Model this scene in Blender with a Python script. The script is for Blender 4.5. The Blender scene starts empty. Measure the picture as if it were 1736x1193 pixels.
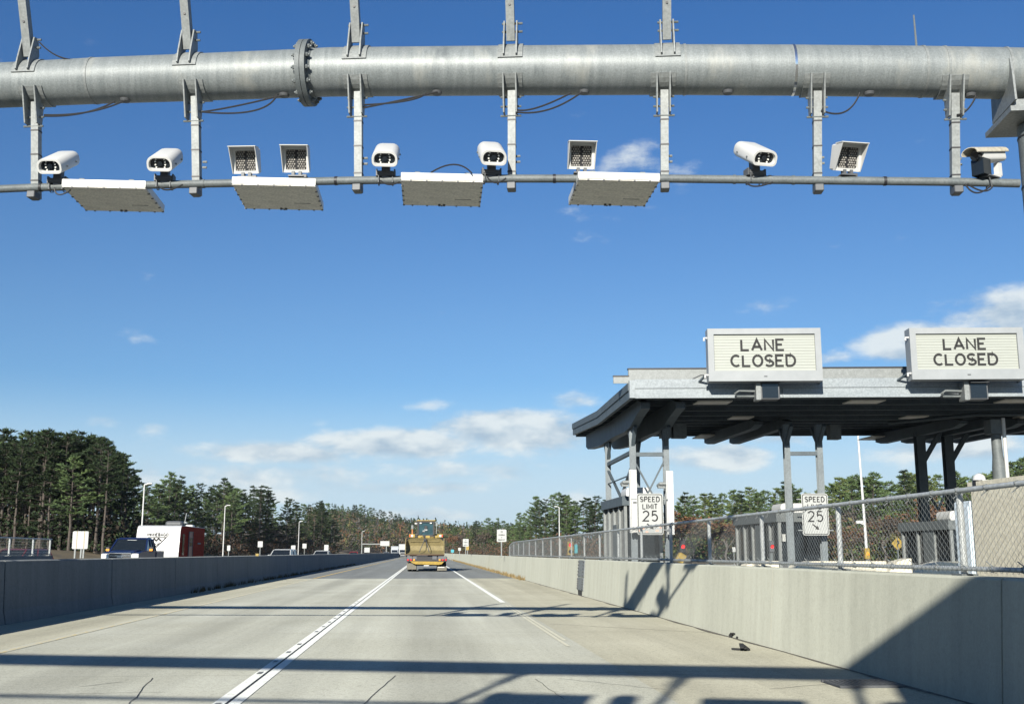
import bpy, math, random
from mathutils import Vector, Matrix
R=math.radians
sc=bpy.context.scene
col=sc.collection
random.seed(7)
# ---------------------------------------------------------------- camera
F=1850.0; CX=868.0; CY=596.5; EYE=1.28
PITCH=math.atan((936-596.5)/F); YAW=math.atan(148/F*math.cos(PITCH))
cd=bpy.data.cameras.new('camera'); cam=bpy.data.objects.new('camera',cd); col.objects.link(cam)
cd.sensor_width=36; cd.lens=F/1736*36; cd.clip_end=12000; cd.clip_start=.05
cam.location=(0,0,EYE); cam.rotation_euler=(R(90)+PITCH,0,-YAW)
sc.camera=cam
sc.view_settings.view_transform='Standard'; sc.view_settings.look='None'
sc.view_settings.exposure=EXPO=0.82; sc.view_settings.gamma=1
sc.cycles.max_bounces=6; sc.cycles.diffuse_bounces=3; sc.cycles.transparent_max_bounces=6
# ---------------------------------------------------------------- sun and sky
SUN=Vector((.85,2.4,-1)).normalized()
sd=bpy.data.lights.new('sun','SUN'); so=bpy.data.objects.new('sun',sd); col.objects.link(so)
sd.energy=4.6; sd.angle=R(.5); sd.color=(1,.95,.85)
so.rotation_euler=SUN.to_track_quat('-Z','Y').to_euler(); so.location=(-20,-60,40)
w=bpy.data.worlds.new('World'); sc.world=w; w.use_nodes=True
def build_world():
    nt=w.node_tree; nt.nodes.clear(); N=nt.nodes.new; L=nt.links.new
    out=N('ShaderNodeOutputWorld'); bg=N('ShaderNodeBackground'); L(bg.outputs[0],out.inputs[0])
    sky=N('ShaderNodeTexSky'); sky.sky_type='NISHITA'; sky.sun_disc=False
    sky.sun_elevation=math.asin(-SUN.z); sky.sun_rotation=math.atan2(-SUN.x,-SUN.y)
    sky.air_density=1.0; sky.dust_density=.3; sky.ozone_density=2.5
    hs=N('ShaderNodeHueSaturation'); hs.inputs['Saturation'].default_value=1.0
    L(sky.outputs[0],hs.inputs['Color'])
    tc=N('ShaderNodeTexCoord'); sp=N('ShaderNodeSeparateXYZ'); L(tc.outputs['Generated'],sp.inputs[0])
    def math_(op,a,b=None,clamp=False):
        n=N('ShaderNodeMath'); n.operation=op; n.use_clamp=clamp
        for i,v in enumerate((a,b)):
            if v is None: continue
            if isinstance(v,(int,float)): n.inputs[i].default_value=v
            else: L(v,n.inputs[i])
        return n.outputs[0]
    az=math_('ARCTAN2',sp.outputs[0],sp.outputs[1]); el=math_('ARCSINE',sp.outputs[2])
    cb=N('ShaderNodeCombineXYZ'); L(az,cb.inputs[0]); L(el,cb.inputs[1])
    v=cb.outputs[0]
    def noise(scale,vec,det=6,rough=.58):
        m=N('ShaderNodeMapping'); L(vec,m.inputs['Vector']); m.inputs['Scale'].default_value=scale
        n=N('ShaderNodeTexNoise'); n.inputs['Scale'].default_value=1; n.inputs['Detail'].default_value=det; n.inputs['Roughness'].default_value=rough
        L(m.outputs[0],n.inputs['Vector']); return n.outputs['Fac']
    def off(vec,d):
        n=N('ShaderNodeVectorMath'); n.operation='ADD'; L(vec,n.inputs[0]); n.inputs[1].default_value=d; return n.outputs[0]
    # individual clouds: centre azimuth / elevation and half sizes, in degrees about the road's axis
    C=[(4.4,6.3,4.8,1.25,1.2),(-1.2,5.55,5.6,.95,1.1),(-8,5.0,5.0,.75,.95),(7.2,6.0,2.2,1.2,1.0),(.3,7.6,2.0,.5,.50),(7.8,7.9,2.0,.6,.52),(-16.2,6.35,1.4,.55,.46),(-13.6,6.05,1.2,.55,.42),(-5.4,6.6,1,.35,.36),
       (25,10.2,3.8,1.15,1.0),(31,10.9,5.2,1.9,1.2),(21.3,9.7,1.6,.5,.7),(18.3,12.5,2.0,.7,.45),(15.5,4.8,3.6,.9,1.0),(18.3,5.7,2.2,.6,.8),(26,5.0,4,1.0,.95),
       (10.6,20.4,2.8,1.4,.44),(13.4,18.9,3.2,1.6,.42),(8.9,17.3,2.0,1.6,.36),(-15,10.9,1.4,1.0,.36),(-9,3.7,8,1.2,.66),(1.5,4.2,6,.8,.60),(0,3.3,5,.5,.72),(-1,1.9,6,.5,.66),(-9,2.9,6,.7,.62),(10,2.7,5,.7,.62),(40,8,8,3,1.),(-38,7,9,2,.9),(60,12,12,4,.9),(-70,10,14,3,.9)]
    def field(vec):
        tot=None
        for (a,e,ra,re,s) in C:
            m=N('ShaderNodeMapping'); m.vector_type='POINT'; L(vec,m.inputs['Vector'])
            m.inputs['Scale'].default_value=(1/R(ra),1/R(re),0); m.inputs['Location'].default_value=(-a/ra,-e/re,0)
            ln=N('ShaderNodeVectorMath'); ln.operation='LENGTH'; L(m.outputs[0],ln.inputs[0])
            mr=N('ShaderNodeMapRange'); mr.interpolation_type='SMOOTHSTEP'; L(ln.outputs['Value'],mr.inputs[0])
            mr.inputs[1].default_value=1.55; mr.inputs[2].default_value=.0; mr.inputs[3].default_value=0; mr.inputs[4].default_value=s
            tot=mr.outputs[0] if tot is None else math_('MAXIMUM',tot,mr.outputs[0])
        return tot
    f0=field(v)
    n0=noise((17,36,1),v,12,.60); n1=noise((17,36,1),off(v,(-.004,.016,0)),5,.5)
    d0=math_('ADD',math_('MULTIPLY',f0,1.4),math_('MULTIPLY',math_('SUBTRACT',n0,.50),2.3))
    ms=N('ShaderNodeMapRange'); ms.interpolation_type='SMOOTHSTEP'; L(d0,ms.inputs[0])
    ms.inputs[1].default_value=.34; ms.inputs[2].default_value=1.2; ms.inputs[4].default_value=.88
    # thin veil of haze low over the horizon
    vl=N('ShaderNodeMapRange'); vl.interpolation_type='SMOOTHSTEP'; L(el,vl.inputs[0]); vl.inputs[1].default_value=R(9); vl.inputs[2].default_value=R(2.2); vl.inputs[4].default_value=.80
    hz=N('ShaderNodeMixRGB'); L(vl.outputs[0],hz.inputs[0]); L(hs.outputs[0],hz.inputs[1]); hz.inputs[2].default_value=(9.6,8.7,8.0,1)
    gm=N('ShaderNodeMapRange'); L(el,gm.inputs[0]); gm.inputs[1].default_value=R(12); gm.inputs[2].default_value=R(27)
    gc=N('ShaderNodeMixRGB'); L(gm.outputs[0],gc.inputs[0]); gc.inputs[1].default_value=(.53,.73,.94,1); gc.inputs[2].default_value=(.36,.66,1.0,1)
    hm=N('ShaderNodeMixRGB'); hm.blend_type='MULTIPLY'; hm.inputs[0].default_value=1; L(hz.outputs[0],hm.inputs[1]); L(gc.outputs[0],hm.inputs[2]); hz=hm
    sh=math_('MULTIPLY',math_('SUBTRACT',n0,n1),3.4); sh=math_('ADD',sh,.60,True)
    lc=N('ShaderNodeMixRGB'); L(sh,lc.inputs[0]); lc.inputs[1].default_value=(3.7,4.7,5.7,1); lc.inputs[2].default_value=(7.0,7.5,7.6,1)
    mx=N('ShaderNodeMixRGB'); L(ms.outputs[0],mx.inputs[0]); L(hz.outputs[0],mx.inputs[1]); L(lc.outputs[0],mx.inputs[2])
    L(mx.outputs[0],bg.inputs[0]); bg.inputs[1].default_value=.066
build_world()
# ---------------------------------------------------------------- pixel helpers (plain ray / plane maths, real positions)
def ray(px,py):
    x=(px-CX)/F; y=(CY-py)/F
    fy=math.cos(PITCH)-y*math.sin(PITCH); z=math.sin(PITCH)+y*math.cos(PITCH)
    return Vector((x*math.cos(YAW)+fy*math.sin(YAW), -x*math.sin(YAW)+fy*math.cos(YAW), z))
O=Vector((0,0,EYE))
def at(px,py,Y): r=ray(px,py); return O+r*(Y/r.y)
def gy(x): return 10.6-.16*x          # the gantry stands slightly askew over the road
def atg(px,py,dy=0): r=ray(px,py); return O+r*((10.6+dy)/(r.y+.16*r.x))
def xat(px,Y): return at(px,936,Y).x
# ---------------------------------------------------------------- materials
def M(name,c,rough=.6,metal=0,var=.12,scale=4,bump=0,c2=None,stretch=None,emit=None,spec=None,alpha=None,fine=0,trans=0,blotch=None):
    m=bpy.data.materials.new(name); m.use_nodes=True; nt=m.node_tree; N=nt.nodes.new; L=nt.links.new
    b=nt.nodes['Principled BSDF']; b.inputs['Roughness'].default_value=rough; b.inputs['Metallic'].default_value=metal
    if spec is not None: b.inputs['Specular IOR Level'].default_value=spec
    tc=N('ShaderNodeTexCoord'); mp=N('ShaderNodeMapping'); L(tc.outputs['Object'],mp.inputs[0])
    if stretch: mp.inputs['Scale'].default_value=stretch
    n=N('ShaderNodeTexNoise'); n.inputs['Scale'].default_value=scale; n.inputs['Detail'].default_value=6; n.inputs['Roughness'].default_value=.62
    L(mp.outputs[0],n.inputs['Vector'])
    rp=N('ShaderNodeMapRange'); L(n.outputs['Fac'],rp.inputs[0]); rp.inputs[1].default_value=.34; rp.inputs[2].default_value=.66
    mx=N('ShaderNodeMixRGB'); L(rp.outputs[0],mx.inputs[0])
    a=c2 if c2 else tuple(max(0,v*(1-var)) for v in c); 
    mx.inputs[1].default_value=(*a[:3],1); mx.inputs[2].default_value=(*(c if c2 else tuple(min(1,v*(1+var*.6)) for v in c)),1)
    o=mx.outputs[0]
    if fine:
        n2=N('ShaderNodeTexNoise'); n2.inputs['Scale'].default_value=fine; n2.inputs['Detail'].default_value=3; L(tc.outputs['Object'],n2.inputs['Vector'])
        r2=N('ShaderNodeMapRange'); L(n2.outputs['Fac'],r2.inputs[0]); r2.inputs[1].default_value=.3; r2.inputs[2].default_value=.7; r2.inputs[3].default_value=.78; r2.inputs[4].default_value=1.12
        m2=N('ShaderNodeMixRGB'); m2.blend_type='MULTIPLY'; m2.inputs[0].default_value=1; L(o,m2.inputs[1]); L(r2.outputs[0],m2.inputs[2]); o=m2.outputs[0]
    if blotch:
        for bc,sc_,lo,hi in blotch:
            mp3=N('ShaderNodeMapping'); L(tc.outputs['Object'],mp3.inputs[0]); mp3.inputs['Scale'].default_value=(1.6,.8,.8); mp3.inputs['Location'].default_value=(lo*30,0,0)
            n3=N('ShaderNodeTexNoise'); n3.inputs['Scale'].default_value=sc_; n3.inputs['Detail'].default_value=5; n3.inputs['Roughness'].default_value=.65; L(mp3.outputs[0],n3.inputs['Vector'])
            r3=N('ShaderNodeMapRange'); L(n3.outputs['Fac'],r3.inputs[0]); r3.inputs[1].default_value=lo; r3.inputs[2].default_value=hi; r3.inputs[4].default_value=.6
            m3=N('ShaderNodeMixRGB'); L(r3.outputs[0],m3.inputs[0]); L(o,m3.inputs[1]); m3.inputs[2].default_value=(*bc,1); o=m3.outputs[0]
    L(o,b.inputs['Base Color'])
    if bump:
        bp=N('ShaderNodeBump'); bp.inputs['Strength'].default_value=bump; bp.inputs['Distance'].default_value=.02; L(n.outputs['Fac'],bp.inputs['Height']); L(bp.outputs[0],b.inputs['Normal'])
    if emit: b.inputs['Emission Color'].default_value=(*c,1); b.inputs['Emission Strength'].default_value=emit
    if trans: b.inputs['Transmission Weight'].default_value=trans; b.inputs['IOR'].default_value=1.1
    return m
galv=M('galvanised steel',(.225,.245,.243),.5,.12,c2=(.165,.185,.186),scale=2.2,stretch=(9,.7,.7),fine=70,bump=.05,blotch=[((.36,.355,.31),1.0,.56,.70),((.08,.095,.10),1.5,.62,.70)])
galvd=M('weathered galvanised steel',(.15,.165,.165),.6,.1,c2=(.105,.12,.122),scale=6,fine=60)
galvl=M('bright galvanised steel',(.22,.235,.23),.5,.1,scale=8,fine=40)
white=M('white powder coat',(0.55,0.55,0.528),.4,0,var=.05,scale=3)
cream=M('cream painted plate',(.50,.46,.37),.5,0,c2=(.42,.39,.31),scale=5,fine=30)
under=M('antenna underside plate',(.82,.78,.68),.6,0,c2=(.66,.63,.55),scale=7,stretch=(1,3,1),fine=45)
black=M('black plastic',(.018,.018,.02),.5,0)
rubber=M('rubber',(.02,.02,.02),.85,0)
darksteel=M('dark bracket steel',(.10,.105,.11),.55,.2)
glassd=M('dark glass',(.012,.016,.02),.08,0,var=.05,spec=.6)
led=M('camera lamp lens',(.75,.75,.7),.25,0,var=.05)
cell=M('illuminator cell',(.42,.40,.36),.35,.1,c2=(.18,.17,.16),scale=30)
cable=M('black cable',(.015,.015,.017),.6)
canopyw=M('white canopy fascia',(.27,.30,.315),.5,0,c2=(.225,.255,.27),scale=1.2,stretch=(1,1,4),fine=20)
postm=M('pale blue grey post paint',(.165,.19,.20),.55,0,c2=(.125,.148,.16),scale=2,fine=25)
fencem=M('fence zinc',(.42,.44,.43),.5,.1,scale=6,fine=30)
canopyb=M('blue grey canopy steel',(.085,.11,.125),.6,0,c2=(.062,.082,.095),scale=2,fine=25)
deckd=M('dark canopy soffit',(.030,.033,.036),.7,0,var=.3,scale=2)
panelw=M('canopy lamp panel',(.62,.58,.5),.5)
signw=M('white sign sheet',(.40,.41,.39),.5,0,var=.03,scale=3)
louv=M('changeable sign slats',(.34,.355,.315),.5,0,var=.04,scale=2,stretch=(1,1,8))
frame_=M('pale sign housing',(.29,.305,.31),.5,0,c2=(.25,.265,.27),scale=2)
ink=M('black sign ink',(.012,.012,.012),.7,0,var=.1)
orange=M('orange tape',(.75,.25,.12),.6)
yellow=M('yellow paint',(.36,.23,.015),.5,0,c2=(.24,.16,.02),scale=9)
loadery=M('worn machine yellow',(.25,.205,.095),.7,0,c2=(.175,.145,.068),scale=3,fine=18)
machy=M('machine yellow',(.36,.25,.045),.55,0,c2=(.25,.175,.04),scale=5)
redl=M('red signal lamp',(.9,.005,.005),.5,emit=.9)
redlens=M('red tail lamp lens',(.55,.03,.04),.2)
amber=M('amber lens',(.9,.42,.05),.25,0,c2=(.7,.2,.03),scale=14)
teal=M('teal sign sheet',(.05,.32,.38),.5)
pine_a=M('pine needles dark',(0.036,0.0558,0.0216),.8,0,c2=(0.0162,0.0288,0.0135),scale=.35,spec=.2)
pine_b=M('pine needles',(0.112,0.158,0.054),.75,0,c2=(0.057,0.093,0.042),scale=.3,spec=.2)
pine_c=M('pine needles yellowish',(0.158,0.188,0.057),.75,0,c2=(0.075,0.112,0.042),scale=.4,spec=.2)
bark=M('pine bark',(.085,.07,.058),.9,0,var=.3,scale=3)
barkg=M('grey bark',(.12,.11,.10),.9,0,var=.3,scale=2)
leafb=M('russet leaves',(0.176,0.0884,0.0416),.85,0,c2=(0.0975,0.0546,0.0338),scale=.5,spec=.2)
leafg=M('grey brown twigs',(0.124,0.0962,0.0728),.9,0,c2=(0.065,0.052,0.0416),scale=.5,spec=.2)
leafo=M('olive leaves',(0.156,0.143,0.052),.8,0,c2=(0.078,0.078,0.0364),scale=.6,spec=.2)
drygrass=M('dry grass blades',(.30,.225,.11),.85,0,c2=(.20,.145,.065),scale=4,spec=.2)
weedg=M('dark weeds',(.10,.08,.035),.8,0,var=.4,scale=4,spec=.2)
blue_car=M('dark blue car paint',(.010,.020,.07),.3,.1,var=.05,spec=.3)
chrome=M('chrome',(.75,.76,.78),.12,.95,var=.03)
whitecar=M('white car paint',(.40,.41,.40),.25,0,var=.04)
silver=M('silver car paint',(.42,.44,.45),.28,.4,var=.04)
maroon=M('dark maroon car paint',(.10,.02,.035),.25,.2,var=.05)
redcar=M('red car paint',(.38,.03,.03),.25,.1,var=.05)
rvw=M('white caravan skin',(0.572,0.572,0.55),.4,0,var=.03)
rvr=M('dark red caravan skin',(.30,.024,.010),.7,0,c2=(.22,.017,.008),scale=2,stretch=(1,1,6),spec=.03)
skin=M('skin',(.45,.28,.2),.6)
cloth=M('dark jacket',(.03,.03,.04),.9)
glassc=M('cab glass',(.03,.07,.085),.08,0,var=.3,scale=2,spec=.6)
orangep=M('orange pipe paint',(.45,.17,.05),.6)
cabinet=M('pale blue cabinet paint',(.62,.70,.74),.5,0,var=.06,scale=2)
cblock=M('cream masonry paint',(.70,.65,.50),.8,0,c2=(.62,.57,.44),scale=2.5,fine=25,bump=.1)

def concrete(name,c,c2,fine=60,joint=0,streaks=True,axis='Y',soft=0,wear=()):
    m=bpy.data.materials.new(name); m.use_nodes=True; nt=m.node_tree; N=nt.nodes.new; L=nt.links.new
    b=nt.nodes['Principled BSDF']; b.inputs['Roughness'].default_value=.9; b.inputs['Specular IOR Level'].default_value=.2; b.inputs['Diffuse Roughness'].default_value=.6
    tc=N('ShaderNodeTexCoord')
    def noise(sc_,st=(1,1,1),det=6,ro=.6):
        mp=N('ShaderNodeMapping'); mp.inputs['Scale'].default_value=st; L(tc.outputs['Object'],mp.inputs[0])
        n=N('ShaderNodeTexNoise'); n.inputs['Scale'].default_value=sc_; n.inputs['Detail'].default_value=det; n.inputs['Roughness'].default_value=ro; L(mp.outputs[0],n.inputs['Vector']); return n.outputs['Fac']
    def mr(s,a,b_,c_,d):
        r=N('ShaderNodeMapRange'); L(s,r.inputs[0]); r.inputs[1].default_value=a; r.inputs[2].default_value=b_; r.inputs[3].default_value=c_; r.inputs[4].default_value=d; return r.outputs[0]
    def mul(o,f):
        k=N('ShaderNodeMixRGB'); k.blend_type='MULTIPLY'; k.inputs[0].default_value=1; L(o,k.inputs[1]); L(f,k.inputs[2]); return k.outputs[0]
    mx=N('ShaderNodeMixRGB'); L(mr(noise(.35),.36,.64,0,1),mx.inputs[0]); mx.inputs[1].default_value=(*c2,1); mx.inputs[2].default_value=(*c,1); o=mx.outputs[0]
    fn=noise(fine,det=4,ro=.7); o=mul(o,mr(fn,.3,.7,.64+.28*soft,1.20-.14*soft))
    o=mul(o,mr(noise(fine*.28,det=3,ro=.7),.34,.5,.78+.16*soft,1.0))
    if streaks:
        st={'Y':(1.1,.03,1),'Z':(1,1.6,.12)}[axis]
        o=mul(o,mr(noise(1.0 if axis=='Y' else 2.2,st,5),.33,.66,.80+.1*soft,1.07-.03*soft))
    if wear:   # darkened oil strip along the middle of each lane
        sp=N('ShaderNodeSeparateXYZ'); L(tc.outputs['Object'],sp.inputs[0]); wob=mr(noise(.25,(1,.3,1),3),.3,.7,-.25,.25)
        for xc_ in wear:
            ad=N('ShaderNodeMath'); ad.operation='ADD'; L(sp.outputs[0],ad.inputs[0]); L(wob,ad.inputs[1])
            sb=N('ShaderNodeMath'); sb.operation='SUBTRACT'; L(ad.outputs[0],sb.inputs[0]); sb.inputs[1].default_value=xc_
            ab=N('ShaderNodeMath'); ab.operation='ABSOLUTE'; L(sb.outputs[0],ab.inputs[0])
            r5=N('ShaderNodeMapRange'); r5.interpolation_type='SMOOTHSTEP'; L(ab.outputs[0],r5.inputs[0]); r5.inputs[1].default_value=.1; r5.inputs[2].default_value=.75; r5.inputs[3].default_value=.86; r5.inputs[4].default_value=1
            o=mul(o,r5.outputs[0])
    if joint:
        sp=N('ShaderNodeSeparateXYZ'); L(tc.outputs['Object'],sp.inputs[0])
        md=N('ShaderNodeMath'); md.operation='PINGPONG'; L(sp.outputs[1],md.inputs[0]); md.inputs[1].default_value=joint/2
        o=mul(o,mr(md.outputs[0],.006,.016,.72,1))
    L(o,b.inputs['Base Color'])
    bp=N('ShaderNodeBump'); bp.inputs['Strength'].default_value=.25; bp.inputs['Distance'].default_value=.01; L(fn,bp.inputs['Height']); L(bp.outputs[0],b.inputs['Normal'])
    return m
roadc=concrete('lane concrete',(.385,.388,.33),(.342,.342,.283),55,joint=6.1,wear=(.25,-3.7))
shoulderc=concrete('shoulder concrete',(0.367,0.356,0.278),(0.319,0.308,0.237),55,joint=6.1)
asph=concrete('worn grey asphalt',(0.174,0.183,0.177),(0.148,0.157,0.152),60)
plazac=concrete('plaza pavement',(0.33,0.33,0.297),(0.284,0.284,0.257),30)
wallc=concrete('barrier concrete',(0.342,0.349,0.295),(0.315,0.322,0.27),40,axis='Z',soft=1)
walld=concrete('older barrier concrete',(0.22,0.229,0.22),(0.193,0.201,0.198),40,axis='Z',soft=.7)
dirt=M('autumn grass ground',(.15,.115,.055),.95,0,c2=(.085,.07,.038),scale=.12,fine=2.5)
bankm=M('dry roadside grass bank',(.22,.16,.075),.95,0,c2=(.10,.078,.04),scale=.1,fine=2)
hillm=M('woodland floor',(.09,.068,.045),.95,0,var=.3,scale=.05)
def paintm(name,c,worn,thr):
    m=bpy.data.materials.new(name); m.use_nodes=True; nt=m.node_tree; N=nt.nodes.new; L=nt.links.new
    b=nt.nodes['Principled BSDF']; b.inputs['Roughness'].default_value=.85; b.inputs['Diffuse Roughness'].default_value=.6
    tc=N('ShaderNodeTexCoord'); mp=N('ShaderNodeMapping'); mp.inputs['Scale'].default_value=(1,.35,1); L(tc.outputs['Object'],mp.inputs[0])
    n=N('ShaderNodeTexNoise'); n.inputs['Scale'].default_value=14; n.inputs['Detail'].default_value=6; n.inputs['Roughness'].default_value=.7; L(mp.outputs[0],n.inputs['Vector'])
    r=N('ShaderNodeMapRange'); L(n.outputs['Fac'],r.inputs[0]); r.inputs[1].default_value=thr-.06; r.inputs[2].default_value=thr+.06
    mx=N('ShaderNodeMixRGB'); L(r.outputs[0],mx.inputs[0]); mx.inputs[1].default_value=(*worn,1); mx.inputs[2].default_value=(*c,1); L(mx.outputs[0],b.inputs['Base Color']); return m
pwhite=paintm('white lane paint',(.56,.57,.53),(.36,.37,.32),.38)
pfaint=paintm('worn white lane paint',(.52,.51,.44),(.37,.36,.28),.60)
pyel=paintm('yellow lane paint',(.42,.28,.06),(.24,.23,.18),.42)
pyelf=paintm('worn yellow lane paint',(.40,.33,.17),(.355,.345,.27),.55)
# ---------------------------------------------------------------- mesh helper
class MB:
    def __init__(s): s.v=[]; s.f=[]; s.m=[]; s.mi=0
    def add(s,vs,fs):
        k=len(s.v); s.v+= [tuple(v) for v in vs]; s.f+=[tuple(i+k for i in f) for f in fs]; s.m+=[s.mi]*len(fs); return s
    def box(s,c,d,rot=None,bev=0):
        x,y,z=[q/2 for q in d]
        if bev:
            b=min(bev,x*.9,y*.9,z*.9); vs=[];fs=[]
            ring=lambda xx,yy,bb:[(-xx+bb,-yy),(xx-bb,-yy),(xx,-yy+bb),(xx,yy-bb),(xx-bb,yy),(-xx+bb,yy),(-xx,yy-bb),(-xx,-yy+bb)]
            for (zz,ins) in ((-z,b),(-z+b,0),(z-b,0),(z,b)): vs+=[(px,py,zz) for px,py in ring(x-ins,y-ins,b)]
            for r in range(3):
                for i in range(8): fs.append((r*8+i,r*8+(i+1)%8,r*8+8+(i+1)%8,r*8+8+i))
            fs.append(tuple(range(7,-1,-1))); fs.append(tuple(range(24,32)))
        else:
            vs=[(i*x,j*y,k*z) for k in(-1,1) for j in (-1,1) for i in(-1,1)]
            fs=[(0,2,3,1),(4,5,7,6),(0,1,5,4),(2,6,7,3),(0,4,6,2),(1,3,7,5)]
        if rot is not None: vs=[rot@Vector(v) for v in vs]
        c=Vector(c); return s.add([Vector(v)+c for v in vs],fs)
    def span(s,a,b,bev=0):
        return s.box([(a[i]+b[i])/2 for i in range(3)],[abs(a[i]-b[i]) for i in range(3)],bev=bev)
    def tube(s,pts,r,n=12,cap=True,up=None):
        pts=[Vector(p) for p in pts]; rs=r if isinstance(r,(list,tuple)) else [r]*len(pts); vs=[];fs=[]
        prev=None
        for i,p in enumerate(pts):
            t=(pts[min(i+1,len(pts)-1)]-pts[max(i-1,0)]).normalized()
            if prev is None:
                a=Vector(up) if up else (Vector((0,0,1)) if abs(t.z)<.9 else Vector((0,1,0)))
            else: a=prev
            u=(a-t*a.dot(t)).normalized(); w_=t.cross(u); prev=u
            for k in range(n):
                g=2*math.pi*(k+.5)/n; vs.append(p+(u*math.cos(g)+w_*math.sin(g))*rs[i])
        for i in range(len(pts)-1):
            for k in range(n): fs.append((i*n+k,i*n+(k+1)%n,(i+1)*n+(k+1)%n,(i+1)*n+k))
        if cap: fs.append(tuple(range(n-1,-1,-1))); q=(len(pts)-1)*n; fs.append(tuple(range(q,q+n)))
        return s.add(vs,fs)
    def bar(s,a,b,w_,h=None,up=None):
        h=h or w_; a=Vector(a); b=Vector(b); t=(b-a).normalized(); u=Vector(up) if up else (Vector((0,0,1)) if abs(t.z)<.95 else Vector((0,1,0)))
        u=(u-t*u.dot(t)).normalized(); q=t.cross(u)
        vs=[p+q*(i*w_/2)+u*(j*h/2) for p in(a,b) for i,j in((-1,-1),(1,-1),(1,1),(-1,1))]
        return s.add(vs,[(0,3,2,1),(4,5,6,7),(0,1,5,4),(1,2,6,5),(2,3,7,6),(3,0,4,7)])
    def prism(s,poly,a,b,axis='X'):
        # poly in the plane normal to axis; extruded from a to b
        def P(p,t): return {'X':(t,p[0],p[1]),'Y':(p[0],t,p[1]),'Z':(p[0],p[1],t)}[axis]
        n=len(poly); vs=[P(p,a) for p in poly]+[P(p,b) for p in poly]
        fs=[(i,(i+1)%n,n+(i+1)%n,n+i) for i in range(n)]+[tuple(range(n-1,-1,-1)),tuple(range(n,2*n))]
        return s.add(vs,fs)
    def loft(s,rings,cap=True):
        n=len(rings[0]); vs=[p for r in rings for p in r]; fs=[]
        for i in range(len(rings)-1):
            for k in range(n): fs.append((i*n+k,i*n+(k+1)%n,(i+1)*n+(k+1)%n,(i+1)*n+k))
        if cap: fs.append(tuple(range(n-1,-1,-1))); q=(len(rings)-1)*n; fs.append(tuple(range(q,q+n)))
        return s.add(vs,fs)
    def xf(s,m): s.v=[tuple(m@Vector(v)) for v in s.v]; return s
    def build(s,name,mat,parent=None,smooth=None,world=False,label=None):
        off=Vector((0,0,0))
        if world and parent is not None:
            q=parent
            while q is not None: off+=q.location; q=q.parent
        me=bpy.data.meshes.new(name); me.from_pydata([tuple(Vector(v)-off) for v in s.v],[],s.f)
        mats=mat if isinstance(mat,(list,tuple)) else [mat]
        for mm in mats: me.materials.append(mm)
        if len(mats)>1: me.polygons.foreach_set('material_index',s.m)
        if smooth is not None:
            import bmesh
            bm=bmesh.new(); bm.from_mesh(me); bmesh.ops.recalc_face_normals(bm,faces=bm.faces)
            for e in bm.edges:
                if len(e.link_faces)==2 and e.calc_face_angle(0)>R(smooth): e.smooth=False
            for f_ in bm.faces: f_.smooth=True
            bm.to_mesh(me); bm.free()
        me.update()
        o=bpy.data.objects.new(name,me); col.objects.link(o)
        if parent is not None: o.parent=parent
        if label: o['label']=label
        return o
def tag(o,label,cat,group=None,kind=None):
    if label: o['label']=label
    if cat: o['category']=cat
    if group: o['group']=group
    if kind: o['kind']=kind
    return o
def thing(name,label,cat,loc=(0,0,0),rz=0,group=None):
    o=bpy.data.objects.new(name,None); col.objects.link(o); o.location=loc; o.rotation_euler=(0,0,rz); o.empty_display_size=.2
    return tag(o,label,cat,group)
def struct(name,mb,m,**k): o=mb.build(name,m,**k); o['kind']='structure'; return o
kids={}
def dup(o,loc=None,rz=None,label=None,group=None,scale=None,parent=None):
    c=o.copy(); col.objects.link(c)
    if loc is not None: c.location=loc
    if rz is not None: c.rotation_euler=(0,0,rz)
    if scale is not None: c.scale=scale if isinstance(scale,(tuple,list)) else (scale,)*3
    if label: c['label']=label
    if group: c['group']=group
    if parent is not None: c.parent=parent
    for ch in list(o.children): dup(ch,parent=c)
    return c
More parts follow.
